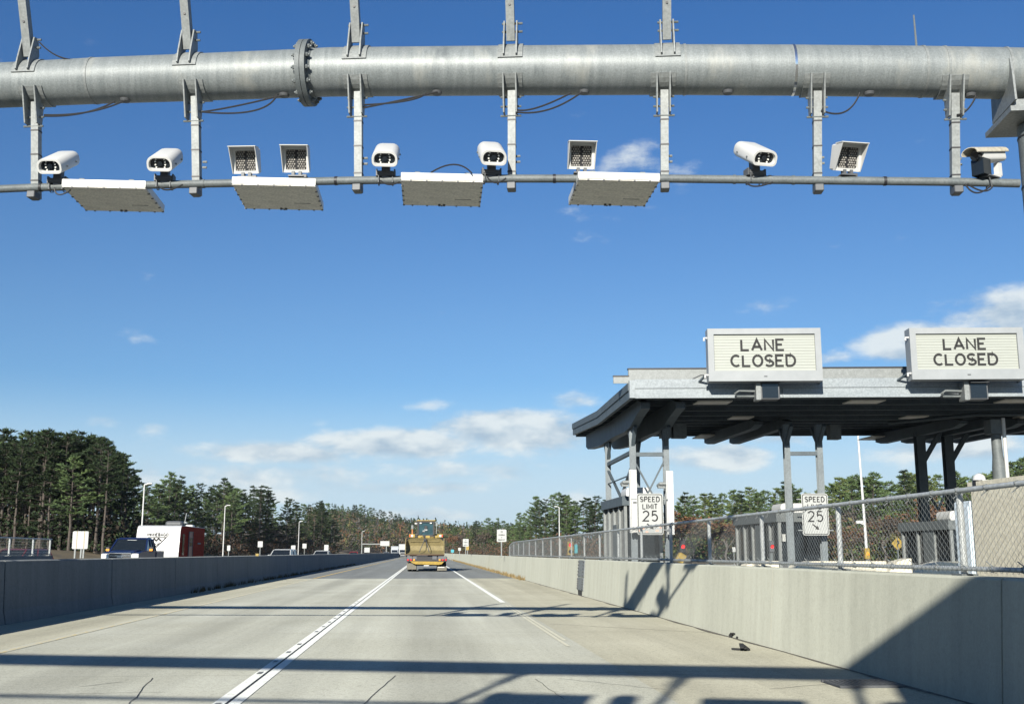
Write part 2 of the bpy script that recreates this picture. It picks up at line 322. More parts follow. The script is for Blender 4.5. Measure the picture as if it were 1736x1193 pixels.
# ---------------------------------------------------------------- stroke lettering
def arc(cx,cy,rx,ry,a0,a1,n=14): return [(cx+rx*math.cos(R(a0+(a1-a0)*i/n)),cy+ry*math.sin(R(a0+(a1-a0)*i/n))) for i in range(n+1)]
GL={'L':(.5,[[(0,1),(0,0),(.5,0)]]),'A':(.66,[[(0,0),(.33,1),(.66,0)],[(.13,.32),(.53,.32)]]),'N':(.56,[[(0,0),(0,1),(.56,0),(.56,1)]]),
 'E':(.5,[[(.5,1),(0,1),(0,0),(.5,0)],[(0,.52),(.38,.52)]]),'C':(.58,[arc(.32,.5,.32,.5,50,310)]),'O':(.62,[arc(.31,.5,.31,.5,90,449,22)]),
 'S':(.54,[arc(.27,.745,.25,.255,30,270,10)+arc(.27,.245,.27,.245,90,-150,10)]),'D':(.58,[[(0,0),(0,1),(.24,1)]+arc(.24,.5,.34,.5,90,-90)+[(.0,0)]]),
 'P':(.52,[[(0,0),(0,1),(.28,1)]+arc(.28,.74,.24,.26,90,-90,8)+[(0,.48)]]),'I':(.0,[[(0,0),(0,1)]]),'M':(.7,[[(0,0),(0,1),(.35,.25),(.7,1),(.7,0)]]),
 'T':(.56,[[(0,1),(.56,1)],[(.28,1),(.28,0)]]),'2':(.56,[arc(.28,.72,.28,.28,160,-35,10)+[(.0,0),(.58,0)]]),
 '5':(.56,[[(.5,1),(.1,1),(.06,.56)]+arc(.27,.33,.29,.33,125,-140,12)]),'G':(.62,[arc(.32,.5,.32,.5,50,330)+[(.62,.46),(.4,.46)]]),
 'R':(.54,[[(0,0),(0,1),(.28,1)]+arc(.28,.74,.24,.26,90,-90,8)+[(0,.48)],[(.26,.48),(.54,0)]]),'W':(.86,[[(0,1),(.21,0),(.43,.9),(.65,0),(.86,1)]]),
 'B':(.54,[[(0,0),(0,1),(.28,1)]+arc(.28,.75,.22,.25,90,-90,8)+[(0,.5)],[(.28,.5)]+arc(.28,.25,.26,.25,90,-90,8)+[(0,0)]]),
 'Y':(.6,[[(0,1),(.3,.5),(.6,1)],[(.3,.5),(.3,0)]]),'V':(.6,[[(0,1),(.3,0),(.6,1)]]),'H':(.56,[[(0,0),(0,1)],[(.56,0),(.56,1)],[(0,.5),(.56,.5)]]),'U':(.56,[[(0,1),(0,.3)]+arc(.28,.28,.28,.28,180,360,8)+[(.56,1)]])}
def text_width(t,h,gap): return sum((GL[c][0]*h if c!=' ' else .4*h)+gap for c in t)-gap
def ribbon(mb,pts,wd,P,d=.006):
    pts=[Vector((p[0],p[1])) for p in pts]; n=len(pts); Ls=[];Rs=[]
    for i in range(n):
        a=(pts[i]-pts[i-1]).normalized() if i else None; b=(pts[i+1]-pts[i]).normalized() if i<n-1 else None
        a=a or b; b=b or a; na=Vector((-a.y,a.x)); nb=Vector((-b.y,b.x)); m=(na+nb)
        m=m/max(.35,m.dot(na)); Ls.append(pts[i]+m*wd/2); Rs.append(pts[i]-m*wd/2)
    for i in range(n-1):
        q=[Ls[i],Rs[i],Rs[i+1],Ls[i+1]]
        vs=[P(p.x,p.y,0) for p in q]+[P(p.x,p.y,d) for p in q]
        mb.add(vs,[(0,1,2,3),(7,6,5,4),(0,4,5,1),(2,6,7,3),(1,5,6,2),(3,7,4,0)])
def text(mb,t,cx,y0,h,wd,gap,P,d=.006,xs=1.0):
    x=cx-text_width(t,h*xs,gap)/2
    for c in t:
        if c==' ': x+=.4*h*xs+gap; continue
        W,st=GL[c]
        for s_ in st: ribbon(mb,[(x+p[0]*h*xs,y0+p[1]*h) for p in s_],wd,P,d)
        x+=W*h*xs+gap
# ================================================================ SETTING
def sheet(name,mat,x0,x1,y0,y1,z,sub=1):
    b=MB(); ys=[y0+(y1-y0)*i/sub for i in range(sub+1)]
    for i in range(sub): b.add([(x0,ys[i],z),(x1,ys[i],z),(x1,ys[i+1],z),(x0,ys[i+1],z)],[(0,1,2,3)])
    return struct(name,b,mat)
sheet('ground',dirt,-5000,5000,-600,7000,-.06)
sheet('road',roadc,-5.62,2.2,-30,56,0)
sheet('left_shoulder',shoulderc,-7.55,-5.62,-30,56,0)
sheet('right_shoulder',shoulderc,2.2,4.8,-30,56,0)
sheet('far_road',asph,-7.55,4.8,56,1100,0)
sheet('opposite_road',asph,-34,-7.95,-30,1100,-.02)
sheet('plaza_pavement',plazac,5.05,60,-30,120,-.02)
# lane markings
def mark(name,mat,rects,z=.005):
    b=MB()
    for (x0,x1,y0,y1) in rects: b.add([(x0,y0,z),(x1,y0,z),(x1,y1,z),(x0,y1,z)],[(0,1,2,3)])
    return struct(name,b,mat)
mark('lane_line',pwhite,[(-1.80,-1.695,-30,400),(-1.665,-1.56,-30,400)])
tarm=M('black joint sealant',(.03,.03,.03),.8)
mark('lane_joint',tarm,[(-1.692,-1.668,-30,56)],.004)
mark('lane_reflector_inlay',M('dark tape',(.22,.22,.2),.8),[(-1.775,-1.725,6+i*1.25,6+i*1.25+.22) for i in range(20) if i not in (4,9)],.0085)
mark('edge_line_far',pwhite,[(1.98,2.11,29,400)])
mark('edge_line_worn',pfaint,[(1.98,2.03,15.5,27.5),(2.06,2.11,16.5,27.5)])
mark('yellow_line_far',pyel,[(-5.55,-5.43,56,400)])
mark('yellow_line_worn',pyelf,[(-5.55,-5.43,-10,55.5)])
rnd=random.Random(4)
cr=MB()
def crack(x,y,dx,dy,wd,n=9):
    pts=[]; 
    for i in range(n+1): pts.append((x+dx*i/n+rnd.uniform(-.012,.012),y+dy*i/n+rnd.uniform(-.02,.02)))
    ribbon(cr,pts,wd*.6,lambda a,b,d:(a,b,.004+d),.0005)
crack(-2.45,9.6,-.35,2.4,.012); crack(-.55,9.4,.25,2.6,.012); crack(1.25,10,-.1,1.6,.01); crack(2.0,12.2,1.4,-.6,.01); crack(2.3,20.3,2.4,-2.5,.02,12); crack(-3.3,11.3,.3,.35,.014,4)
crack(2.4,24,2.1,-.3,.014); crack(1.9,37,2.6,-1.0,.014); crack(1.4,11.6,.9,-1.0,.01); crack(3.3,10.6,1.1,.5,.012); crack(-4.6,10.6,2.2,.2,.008)
struct('pavement_cracks',cr,tarm)
# sloping grass bank left of the opposite road, and gentle ground under the right-hand wood
def grid(name,mat,xs,ys,zf):
    b=MB(); nx=len(xs)
    vs=[(x,y,zf(x,y)) for y in ys for x in xs]; fs=[(j*nx+i,j*nx+i+1,(j+1)*nx+i+1,(j+1)*nx+i) for j in range(len(ys)-1) for i in range(nx-1)]
    b.add(vs,fs); return struct(name,b,mat,smooth=60)
def ss(a,b,x): t=min(1,max(0,(x-a)/(b-a))); return t*t*(3-2*t)
def bank(x,y):
    e=-35-1.2*math.sin(y*.021)-ss(40,140,-(y-160))*6
    return -.05+2.6*ss(0,13,e-x)*(.55+.45*math.sin(y*.013+1))+2.2*ss(10,60,e-x)
grid('grass_bank',bankm,[-33.9,-35,-36.5,-38,-40,-43,-46,-50,-56,-65,-80,-110,-160,-260],[-40+i*12 for i in range(58)],bank)
def hz(x,y):
    r=ss(560,900,y)*(1-.0*ss(900,1500,y))
    k=math.exp(-((x+75)/95)**2)*21+math.exp(-((x+250)/120)**2)*12+math.exp(-((x-170)/150)**2)*9
    return -1+r*k*(1+.10*math.sin(x*.05)+.06*math.sin(x*.13+y*.01))
grid('hill',hillm,[-520+i*20 for i in range(46)],[540+i*20 for i in range(44)],hz)
# ---------------------------------------------------------------- concrete barriers
def barrier(name,label,prof,y0,y1,joints,mat,cat='barrier',group=None,sh=.014,gw=.012):
    xs=[p[0] for p in prof]; cx_=sum(xs)/len(xs)
    t=thing(name,label,cat,(cx_,y0,0),0,group)
    b=MB(); rings=[]
    pr=lambda y,k:[(cx_+(p[0]-cx_)*(1-k*7) , y, p[1]-(k if p[1]>.5 else 0)) for p in prof]
    rings.append(pr(y0,0))
    for j in sorted(joints):
        if y0<j<y1: rings+= [pr(j-gw-.001,0),pr(j-gw,sh),pr(j+gw,sh),pr(j+gw+.001,0)]
    rings.append(pr(y1,0)); b.loft(rings); b.build('wall_body',mat,t,world=True)
    return t
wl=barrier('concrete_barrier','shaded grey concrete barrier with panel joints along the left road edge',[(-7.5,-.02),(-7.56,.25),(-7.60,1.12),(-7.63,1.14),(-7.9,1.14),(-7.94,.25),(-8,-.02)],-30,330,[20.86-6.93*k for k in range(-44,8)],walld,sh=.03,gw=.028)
wr=barrier('concrete_wall','sunlit beige concrete wall under the chain-link fence on the right',[(4.72,-.02),(4.80,1.05),(4.82,1.07),(5.1,1.07),(5.14,-.02)],-30,330,[15.05-6.1*k for k in range(-52,7)],wallc,'wall')
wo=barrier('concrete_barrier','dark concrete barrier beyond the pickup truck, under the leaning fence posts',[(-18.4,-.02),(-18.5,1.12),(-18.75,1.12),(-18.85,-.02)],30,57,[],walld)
# steel expansion-joint cover bolted on the wall
ej=thing('joint_cover','two bolted steel plates over the wall joint with a black gap below','steel plate',(4.76,33.5,0))
for (z0,z1) in ((.56,1.05),(.16,.53)):
    p=MB(); lean=lambda z:4.72+.08*z/1.07
    p.add([(lean(z)-o_,y,z) for o_ in(.018,-.004) for (y,z) in((33.0,z0),(34.3,z0),(34.3,z1),(33.0,z1))],[(0,1,2,3),(7,6,5,4),(0,4,5,1),(1,5,6,2),(2,6,7,3),(3,7,4,0)])
    po=p.build('plate',galvl,ej,world=True)
    for yy in (33.15,34.15):
        for i in range(5):
            z=z0+.05+(z1-z0-.1)*i/4; q=MB(); q.tube([(lean(z)-.016,yy,z),(lean(z)-.05,yy,z)],.028,6); q.build('bolt',darksteel,po,world=True)
q=MB(); q.box((4.722,33.65,.08),(.02,.8,.13)); q.build('gap',black,ej,world=True)
# storm drain and litter
g=thing('drain_grate','black iron drain grate at the foot of the right wall','drain',(4.3,10.8,0))
q=MB()
for i in range(12): q.box((4.02+i*.053,10.85,.012),(.022,.5,.02))
for s_ in(-.42,.42): q.box((4.31,10.85+s_*.6,.012),(.64,.03,.024))
q.build('bars',darksteel,g,world=True)
q=MB(); q.span((3.99,10.59,.001),(4.63,11.11,.004)); q.build('pit',black,g,world=True)
for (px,py,lab,sc_) in ((1256,1102,'scrap of black rubber lying alone on the right shoulder',1),(1250,1081,'crumpled dark debris against the foot of the right wall',1.1)):
    p=at(px,py,1); r=ray(px,py); p=O+r*(-EYE/r.z); b=MB(); rr=random.Random(px)
    pts=[(p.x+rr.uniform(-.12,.12)*sc_,p.y+rr.uniform(-.2,.2)*sc_,.01+rr.uniform(0,.07)) for _ in range(6)]
    for i in range(5): b.bar(pts[i],pts[i+1],.05,.02)
    tag(b.build('road_debris',rubber),lab,'debris')
gd=MB(); rr=random.Random(12); yy=[7+.35*i for i in range(130)]
for a_,b_ in zip(yy,yy[1:]):
    wa,wb=[.03+.07*abs(math.sin(q_*1.3)*math.sin(q_*.37+1)) for q_ in(a_,b_)]
    gd.add([(4.74-wa-.02,a_,.0045),(4.74,a_,.0045),(4.74,b_,.0045),(4.74-wb-.02,b_,.0045)],[(0,1,2,3)])
struct('gutter_dirt',gd,M('gutter dirt',(.16,.145,.115),.95,0,var=.5,scale=8))
# dry grass along the wall foot / weeds at the left barrier
def blades(name,mat,label,x,y0,y1,n,h,side):
    b=MB(); rr=random.Random(len(name)+n)
    for i in range(n):
        y=y0+(y1-y0)*rr.random()**1.15; d=.5+.5*math.sin(y*1.7)*math.sin(y*.53)
        if rr.random()>d*.75+.25: continue
        xx=x+side*abs(rr.gauss(0,.11)); hh=h*rr.uniform(.35,1.1)*(.6+.5*d); a=rr.uniform(0,6.28); l=rr.uniform(.2,.7)*hh; ww=.018
        dx,dy=math.cos(a),math.sin(a)
        b.add([(xx-dy*ww,y+dx*ww,0),(xx+dy*ww,y-dx*ww,0),(xx+dx*l,y+dy*l,hh)],[(0,1,2)])
    o=b.build(name,mat); tag(o,label,'grass',kind='stuff')
blades('dry_grass',drygrass,'strip of dry straw-coloured grass at the foot of the right wall',4.70,52,190,4200,.24,-1)
blades('weeds',weedg,'dark weeds growing at the foot of the left barrier',-7.48,36,120,1500,.22,1)
# ================================================================ TOLL GANTRY
G0=Vector((.8,gy(.8),0))
gan=thing('toll_gantry','grey galvanised tube gantry spanning the road overhead, carrying cameras and flat antennas','gantry',G0)
edges=[(0,110,180),(170,101,173),(330,95,168),(505,88,162),(560,85,160),(868,82,158),(1130,80,157),(1340,82,157),(1560,85,159),(1712,88,162)]
TP=[];TR=[]
for x,a,b_ in edges:
    p=atg(x,(a+b_)/2); r1=ray(x,a).normalized(); r2=ray(x,b_).normalized()
    TP.append(p); TR.append((p-O).length*math.sin(r1.angle(r2)/2))
TR=[.235,.24,.243,.247,.25,.25,.25,.25,.25,.25]
# smooth the polyline, then run it on to the far column on the left
d=(TP[0]-TP[2]).normalized(); d.z*=.7
ext=[TP[0]+d*k for k in (13,6)]
TP=ext+TP; TR=[.235,.235]+TR
TP.append(TP[-1]+(TP[-1]-TP[-2]).normalized()*.9); TR.append(.25)
def tubeat(x):   # centre and radius of the main tube at world x
    for i in range(len(TP)-1):
        if TP[i].x<=x<=TP[i+1].x or i==len(TP)-2:
            k=(x-TP[i].x)/(TP[i+1].x-TP[i].x); return TP[i].lerp(TP[i+1],k),TR[i]*(1-k)+TR[i+1]*k
AX=Vector((1,-.16,0)).normalized(); NY=Vector((.16,1,0)).normalized()     # along the gantry / away from the viewer
def main_tube(mb): mb.tube(TP,TR,40); return mb
tubeo=main_tube(MB()).build('main_tube',galv,gan,smooth=40,world=True)
for i,px in enumerate((162,1160,1343,1562,1598,1702)):
    p=atg(px,120); c,r=tubeat(p.x); a=AX*.012
    q=MB(); q.tube([c-a,c+a],r+.006,40); q.build('strap',galvl if i!=2 else chrome,gan,smooth=40,world=True)
# bolted flange
c,r=tubeat(atg(522,120).x)
fl=MB()
for o_ in (-.027,.027): fl.tube([c+AX*(o_-.024),c+AX*(o_+.024)],r+.095,40)
flo=fl.build('flange',galvd,gan,smooth=30,world=True)
Z=Vector((0,0,1))
for k in range(14):
    a=2*math.pi*(k+.5)/14; off_=(NY*math.cos(a)+Z*math.sin(a))*(r+.05)
    q=MB(); q.tube([c+off_-AX*.095,c+off_+AX*.095],.013,8)
    for s_ in(-1,1): q.tube([c+off_+AX*s_*.052,c+off_+AX*s_*.078],.024,6)
    q.build('bolt',galvd,flo,world=True)
# gusset cone beside flange
q=MB(); q.tube([c+AX*.05,c+AX*.085],[r+.02,r+.002],40,cap=False); q.build('flange_collar',galvd,flo,smooth=40,world=True)
# equipment pipe
pp=[(-12,321),(57,318),(331,312),(606,306),(867,303),(1127,303),(1387,306),(1622,308.5),(1728,311)]
PP=[atg(x,y,-.05) for x,y in pp]; PP=[PP[0]+(PP[0]-PP[1]).normalized()*k for k in (11.5,5)]+PP
def pipe_at(px,dy=-.05):
    for i in range(len(pp)-1):
        if pp[i][0]<=px<=pp[i+1][0]:
            k=(px-pp[i][0])/(pp[i+1][0]-pp[i][0]); y=pp[i][1]*(1-k)+pp[i+1][1]*k; break
    else: y=311
    return atg(px,y,dy)
pipeo=MB().tube(PP,.041,16).build('equipment_pipe',galvd,gan,smooth=40,world=True)
for px in (70,150,345,520,570,690,795,940,985,1245,1305,1345,1500):
    p=pipe_at(px); q=MB(); q.tube([p-AX*.014,p+AX*.014],.046,12); q.build('pipe_clamp',galvd if px%2 else black,gan,smooth=40,world=True)
ROT=Matrix(((AX.x,NY.x,0),(AX.y,NY.y,0),(0,0,1)))
def loc3(c,x,y,z): return c+AX*x+NY*y+Z*z
def saddle(mb,c,r,a0,a1,w_,n=8,th=.014):
    rg=[]
    for i in range(n+1):
        a=R(a0+(a1-a0)*i/n); dv=-NY*math.cos(a)+Z*math.sin(a)
        rg.append([c+dv*(r-.004)-AX*w_/2,c+dv*(r+th)-AX*w_/2,c+dv*(r+th)+AX*w_/2,c+dv*(r-.004)+AX*w_/2])
    mb.loft(rg)
def slab(mb,c,poly,x0,x1):   # poly in (towards viewer, up) coordinates at gantry offset x0..x1
    n=len(poly); vs=[c+AX*x-NY*p[0]+Z*p[1] for x in(x0,x1) for p in poly]
    mb.add(vs,[(i,(i+1)%n,n+(i+1)%n,n+i) for i in range(n)]+[tuple(range(n-1,-1,-1)),tuple(range(n,2*n))])
hpx=[(57,318),(331,312),(606,306),(867,303),(1127,303),(1387,306),(1622,308.5)]
tpx=[66,332,609,868,1125,1383,1613]
HANG=[]
for (bx,by),tx in zip(hpx,tpx):
    pb=pipe_at(bx,-.05); c,r=tubeat(atg(tx,130).x)
    top=loc3(c,0,-r*.45,-r*.98)+Z*(-.02); bot=pb-Z*.10+NY*(.07)
    top=Vector((bot.x+(top.x-bot.x)*.5,0,top.z)); top.y=gy(top.x)-r*.35
    h=MB(); h.bar(bot,top,.078,.078,up=NY); ho=h.build('hanger_post',galvl,gan,world=True)
    HANG.append((bot,top,c,r))
    cc,rr_=tubeat(top.x)
    br=MB(); saddle(br,cc,rr_,-30,-118,.25)
    for s_ in(-.064,.064):
        slab(br,cc,[(rr_*.86,-rr_*.5),(rr_*.86+.05,-rr_*.55),(rr_*.80+.03,-rr_*.95),(rr_*.60,-rr_-.26),(rr_*.14,-rr_-.26),(rr_*.12,-rr_*.98),(rr_*.5,-rr_*.86),(rr_*.7,-rr_*.7)],s_-.007,s_+.007)
    bro=br.build('hanger_bracket',galvl,ho,world=True)
    for k in range(3):
        q=MB(); zc=-rr_-.08-.1*k; yy=rr_*.36
        q.tube([cc+AX*-.10-NY*yy+Z*zc,cc+AX*.11-NY*yy+Z*zc],.011,6); q.build('bolt',galvd,bro,world=True)
    for fz in (.18,.45,.70):
        p=bot.lerp(top,fz); q=MB(); q.box(p,(.086,.086,.014),rot=ROT); q.build('cable_band',black,ho,world=True)
    q=MB(); q.box(pb-Z*.085+NY*.01,(.085,.13,.07),rot=ROT,bev=.006); q.build('pipe_saddle',darksteel,ho,world=True)
    for dz in (.30,.36):
        p=Vector((bot.x,bot.y,bot.z+dz)); q=MB(); q.tube([p+AX*.04,p+AX*.085],.012,6); q.build('bolt',galvl,ho,world=True)
# raking arms above the tube
for (bx,by,ux) in ((60,118,43),(327,98,319),(609,90,608),(868,86,871),(1130,86,1138)):
    c,r=tubeat(atg(bx,115).x)
    base=loc3(c,0,-r*.55,r*.95)+Z*.02; tipd=(-NY*.36+Z*.93).normalized(); tip=base+tipd*1.0
    h=MB(); h.bar(base,tip,.085,.085,up=NY); ho=h.build('upper_arm',galvl,gan,world=True)
    br=MB(); saddle(br,c,r,6,110,.25)
    for s_ in(-.064,.064): slab(br,c,[(r*.98,r*.14),(r*.98+.045,r*.22),(r*.95+.03,r*.75),(r*.80,r+.20),(r*.46,r+.22),(r*.28,r+.04),(r*.36,r*.92),(r*.6,r*.78),(r*.86,r*.5)],s_-.007,s_+.007)
    bro=br.build('arm_bracket',galvl,ho,world=True)
    for dz in (.10,.19):
        q=MB(); p=c-NY*r*.6+Z*(r+dz); q.tube([p-AX*.09,p+AX*.12],.012,6); q.build('bolt',galvd,bro,world=True)
    q=MB(); q.tube([base+tipd*.34-NY*.044,base+tipd*.34-NY*.050],.014,8); q.build('bolt_hole',black,ho,world=True)
    p=base+tipd*.62; q=MB(); q.box(p,(.092,.092,.012),rot=ROT); q.build('cable_band',black,ho,world=True)
# cables looping from tube to posts
def loop(a,b,sag,bulge=0,n=14):
    a=Vector(a);b=Vector(b); return [a.lerp(b,i/n)+Vector((0,0,-sag*4*(i/n)*(1-i/n)))+NY*bulge*math.sin(math.pi*i/n) for i in range(n+1)]
cabs=[((75,195),(150,190),(213,170),.02),((75,197),(140,192),(195,172),.02),((342,190),(400,180),(478,162),.04),((342,190),(430,188),(470,160),.03),((617,183),(680,170),(742,156),.05),((617,178),(690,171),(722,158),.04),((874,190),(930,186),(987,156),.05),((874,186),(910,183),(968,158),.04),((1392,187),(1432,190),(1458,157),.05),((1622,195),(1640,186),(1655,162),.03)]
for a,m_,b_,_ in cabs:
    A=atg(*a,-.12);B=atg(*b_,-.1);Mi=atg(*m_,-.12); pts=[]
    for i in range(15):
        t=i/14; pts.append(A*(1-t)**2+(Mi*2-(A+B)*.5)*2*t*(1-t)+B*t*t)
    q=MB(); q.tube(pts,.009,6); q.build('cable',cable,gan,world=True)
for a,m_,b_ in (((67,72),(95,94),(127,102)),((730,293),(770,279),(800,294)),((92,318),(100,330),(120,322)),((645,306),(660,313),(678,308)),((826,300),(840,310),(858,302)),((1265,308),(1280,316),(1310,309)),((1636,312),(1655,327),(1678,316)),((1640,312),(1668,324),(1684,314)),((270,316),(285,322),(310,313))):
    A=atg(*a,-.15);B=atg(*b_,-.15);Mi=atg(*m_,-.15); pts=[]
    for i in range(11):
        t=i/10; pts.append(A*(1-t)**2+(Mi*2-(A+B)*.5)*2*t*(1-t)+B*t*t)
    q=MB(); q.tube(pts,.008,6); q.build('cable',cable,gan,world=True)
for px in (218,485,742,990,1232,1470,1640):
    c,r=tubeat(atg(px,120).x); q=MB(); q.tube([c-Z*(r-.01)-NY*.03,c-Z*(r+.018)-NY*.03],[.06,.045],14); q.build('cable_gland',darksteel,gan,smooth=40,world=True)
# right-hand column with its saddle
c,r=tubeat(atg(1722,120).x); c=c+AX*.155
cx0=c.x+.02; cy0=gy(cx0)
colb=MB(); colb.tube([(cx0,cy0,-.05),(cx0,cy0,c.z-.55)],[.215,.20],32); colo=colb.build('column',galvd,gan,smooth=40,world=True)
bp_=MB(); bp_.tube([(cx0,cy0,0),(cx0,cy0,.06)],.52,24); bp_.build('base_plate',galvd,colo,smooth=30,world=True)
for zz in (3.4,4.75,5.25):
    q=MB(); q.tube([(cx0,cy0,zz),(cx0,cy0,zz+.015)],.215-.015*zz/(c.z-.55)+.006,32); q.build('strap',black,colo,smooth=30,world=True)
sad=MB(); sad.box((cx0,cy0,c.z-.50),(.78,.70,.05),rot=ROT); sad.box((cx0,cy0,c.z-.42),(.62,.5,.10),rot=ROT)
for s_ in(-.30,-.1,.1,.30): slab(sad,c,[(-.30,-.40),(.32,-.40),(.30,-.12),(.27,.05),(-.27,.05)],s_-.01,s_+.01)
for s_ in(-.34,.30): saddle(sad,c,r,-60,240,.05,24,.05)
sad.build('column_saddle',galvl,gan,world=True)
# left column far outside the picture carries the other end
c2=TP[0]+AX*.4; q=MB(); q.tube([(c2.x,c2.y,-.05),(c2.x,c2.y,c2.z-.1)],[.33,.23],24); q.build('column',galvd,gan,smooth=40,world=True)
# whip aerial on the tube
c,r=tubeat(atg(1554,82).x); p0=c+Z*r*.9; q=MB(); t_=atg(1549,26); q.tube([p0,p0+Z*.02],.02,8); q.tube([p0,Vector((t_.x,t_.y,t_.z))],[.012,.008],6); q.build('whip_aerial',galvd,gan,world=True)
# ---------------------------------------------------------------- second gantry standing behind the viewpoint (its shadow crosses the road)
SH=Vector((0,-13.0,0))
g2=thing('toll_gantry','second tube gantry standing nearer, its shadow lying across the road in front','gantry',G0+SH)
for o_ in [x for x in gan.children if x.name.split('.')[0] in('main_tube','equipment_pipe','hanger_post','column')]: dup(o_,parent=g2)
for px in (165,465,750,1040):
    p=pipe_at(px)+SH; q=MB(); q.box(p+NY*.35,(.9,.8,.09),rot=ROT); q.build('antenna_plate',white,g2,world=True)
for px in (98,277,655,833,1280):
    p=pipe_at(px)+SH+Z*.2; q=MB(); q.box(p,(.24,.5,.18),rot=ROT,bev=.05); q.build('camera_housing',white,g2,world=True)
c,r=tubeat(.85); q=MB(); q.box(c+SH-Z*.62-NY*.05,(2.5,.34,.72),rot=ROT,bev=.02); q.build('added_shadow_box',galvd,g2,world=True)  # unseen box added under the tube to broaden the shadow on the right wall
g2.rotation_euler=(0,0,-.10); g2.location.y-=.95
# ---------------------------------------------------------------- toll cameras
def rrect(w_,h_,r_,n=5,top=None):
    pts=[]
    for (sx,sz,a0) in ((1,-1,-90),(1,1,0),(-1,1,90),(-1,-1,180)):
        rr=(top if (top and sz>0) else r_); 
        for i in range(n+1):
            a=R(a0+90*i/n); pts.append((sx*(w_/2-rr)+rr*math.cos(a),sz*(h_/2-rr)+rr*math.sin(a)))
    return pts
def make_cam(label):
    t=thing('toll_camera',label,'camera',(0,0,0),0,'enforcement cameras along the gantry pipe')
    rot=Matrix.Translation((0,-.02,.235))@Matrix.Rotation(R(-31),4,'X')   # nose (-Y) down... set below
    rot=Matrix.Translation((0,-.02,.265))@Matrix.Rotation(R(31),4,'X')
    W,H,L=.25,.150,.50
    b=MB(); rg=[]
    for y,s_ in ((-.25,1.0),(-.24,1.03),(.20,1.03),(.245,.95),(.25,.88)): rg.append([(p[0]*s_,y,p[1]*s_) for p in rrect(W,H,.045,5,.07)])
    b.loft(rg,cap=False); b.add(rg[-1],[tuple(range(len(rg[-1])))])
    inn=[[(p[0],-.25,p[1]) for p in rrect(W,H,.045,5,.07)],[(p[0],-.25,p[1]) for p in rrect(W-.035,H-.035,.04,5,.06)],[(p[0],-.20,p[1]) for p in rrect(W-.05,H-.05,.035,5,.05)]]
    b.loft(inn,cap=False); b.xf(rot); ho=b.build('housing',white,t,smooth=35)
    q=MB(); q.add([(p[0],-.205,p[1]) for p in rrect(W-.04,H-.04,.04,5,.06)],[tuple(range(24))]); q.xf(rot); fo=q.build('window',glassd,t)
    for sx in(-1,1):
        for k in range(4):
            a=R(-52+35*k); q=MB(); x=sx*(.028+.022*math.cos(a)); z=.052*math.sin(a)
            q.tube([(x,-.206,z),(x,-.215,z)],.0085,8); q.xf(rot); q.build('lamp',led,fo)
    q=MB(); q.tube([(0,-.206,0),(0,-.225,0)],.024,14); q.xf(rot); q.build('lens',glassd,fo,smooth=40)
    for sx in (-1,1):
        for y in(-.12,.12):
            q=MB(); q.tube([(sx*(W/2*1.03-.005),y,-.02),(sx*(W/2*1.03+.012),y,-.02)],.009,6); q.xf(rot); q.build('screw',galvd,ho)
    q=MB(); q.box((0,0,.10),(.085,.09,.20),bev=.01)
    q.box((0,0,.055),(.16,.11,.05)); q.bar((-.09,0,.03),(-.09,0,.10),.015,.1); q.bar((.09,0,.03),(.09,0,.10),.015,.1)
    q.build('mount',darksteel,t)
    q=MB(); q.box((0,0,.048),(.17,.13,.012)); 
    for sx in(-.07,.07): q.tube([(sx,-.055,.05),(sx,-.055,-.04),(sx,0,-.056),(sx,.055,-.04),(sx,.055,.05)],.006,6)
    q.build('clamp',darksteel,t)
    return t
labs=['bullet camera with oval lamp ring, leftmost on the pipe beside the first hanger','bullet camera over the right end of the leftmost flat antenna','bullet camera just right of the post below the flange','bullet camera at the right end of the third antenna plate, beside a hanger','bullet camera between the fourth antenna plate and the second post from right']
prot=make_cam(labs[0])
for i,px in enumerate((98,279,654,833,1280)):
    o=prot if i==0 else dup(prot,label=labs[i])
    o.location=pipe_at(px); o.rotation_euler=(0,0,[-.10,-.03,-.03,.05,.16][i])
# dome-less CCTV with sun hood at the right end
t=thing('cctv_camera','cream hooded CCTV camera at the right end of the pipe, turned left','camera',pipe_at(1676),R(-62)); 
rot=Matrix.Translation((0,0,.27))@Matrix.Rotation(R(12),4,'X')
b=MB(); b.loft([[(p[0],y,p[1]) for p in rrect(.13,.12,.03,4)] for y in(-.14,.22)]); b.xf(rot); b.build('housing',white,t,smooth=35)
b=MB(); rg=[]
for y in(-.27,.25):
    o_=[]; 
    for i in range(9): a=R(-8+196*i/8); o_.append((.088*math.cos(a),y,.03+.055*math.sin(a)))
    i_=[(p[0]*.93,y,p[2]-.006) for p in reversed(o_)]
    rg.append(o_+i_)
b.loft(rg); b.xf(rot); b.build('sun_hood',cream,t,smooth=35)
b=MB(); b.tube([(0,-.141,.0),(0,-.20,0)],.045,14); b.xf(rot); b.build('lens',glassd,t,smooth=40)
b=MB(); b.bar((0,.17,.23),(0,.17,.10),.05,.06); b.bar((0,.17,.10),(0,.0,.05),.06,.04); b.build('bracket_arm',white,t)
b=MB(); b.box((0,-.10,.13),(.13,.12,.16)); b.build('junction_box',glassd,t)
b=MB(); b.box((0,0,.045),(.15,.16,.012)); b.tube([(-.05,.06,.04),(-.05,.03,-.05),(.05,-.03,-.05),(.05,-.06,.04)],.007,6); b.build('clamp',darksteel,t)
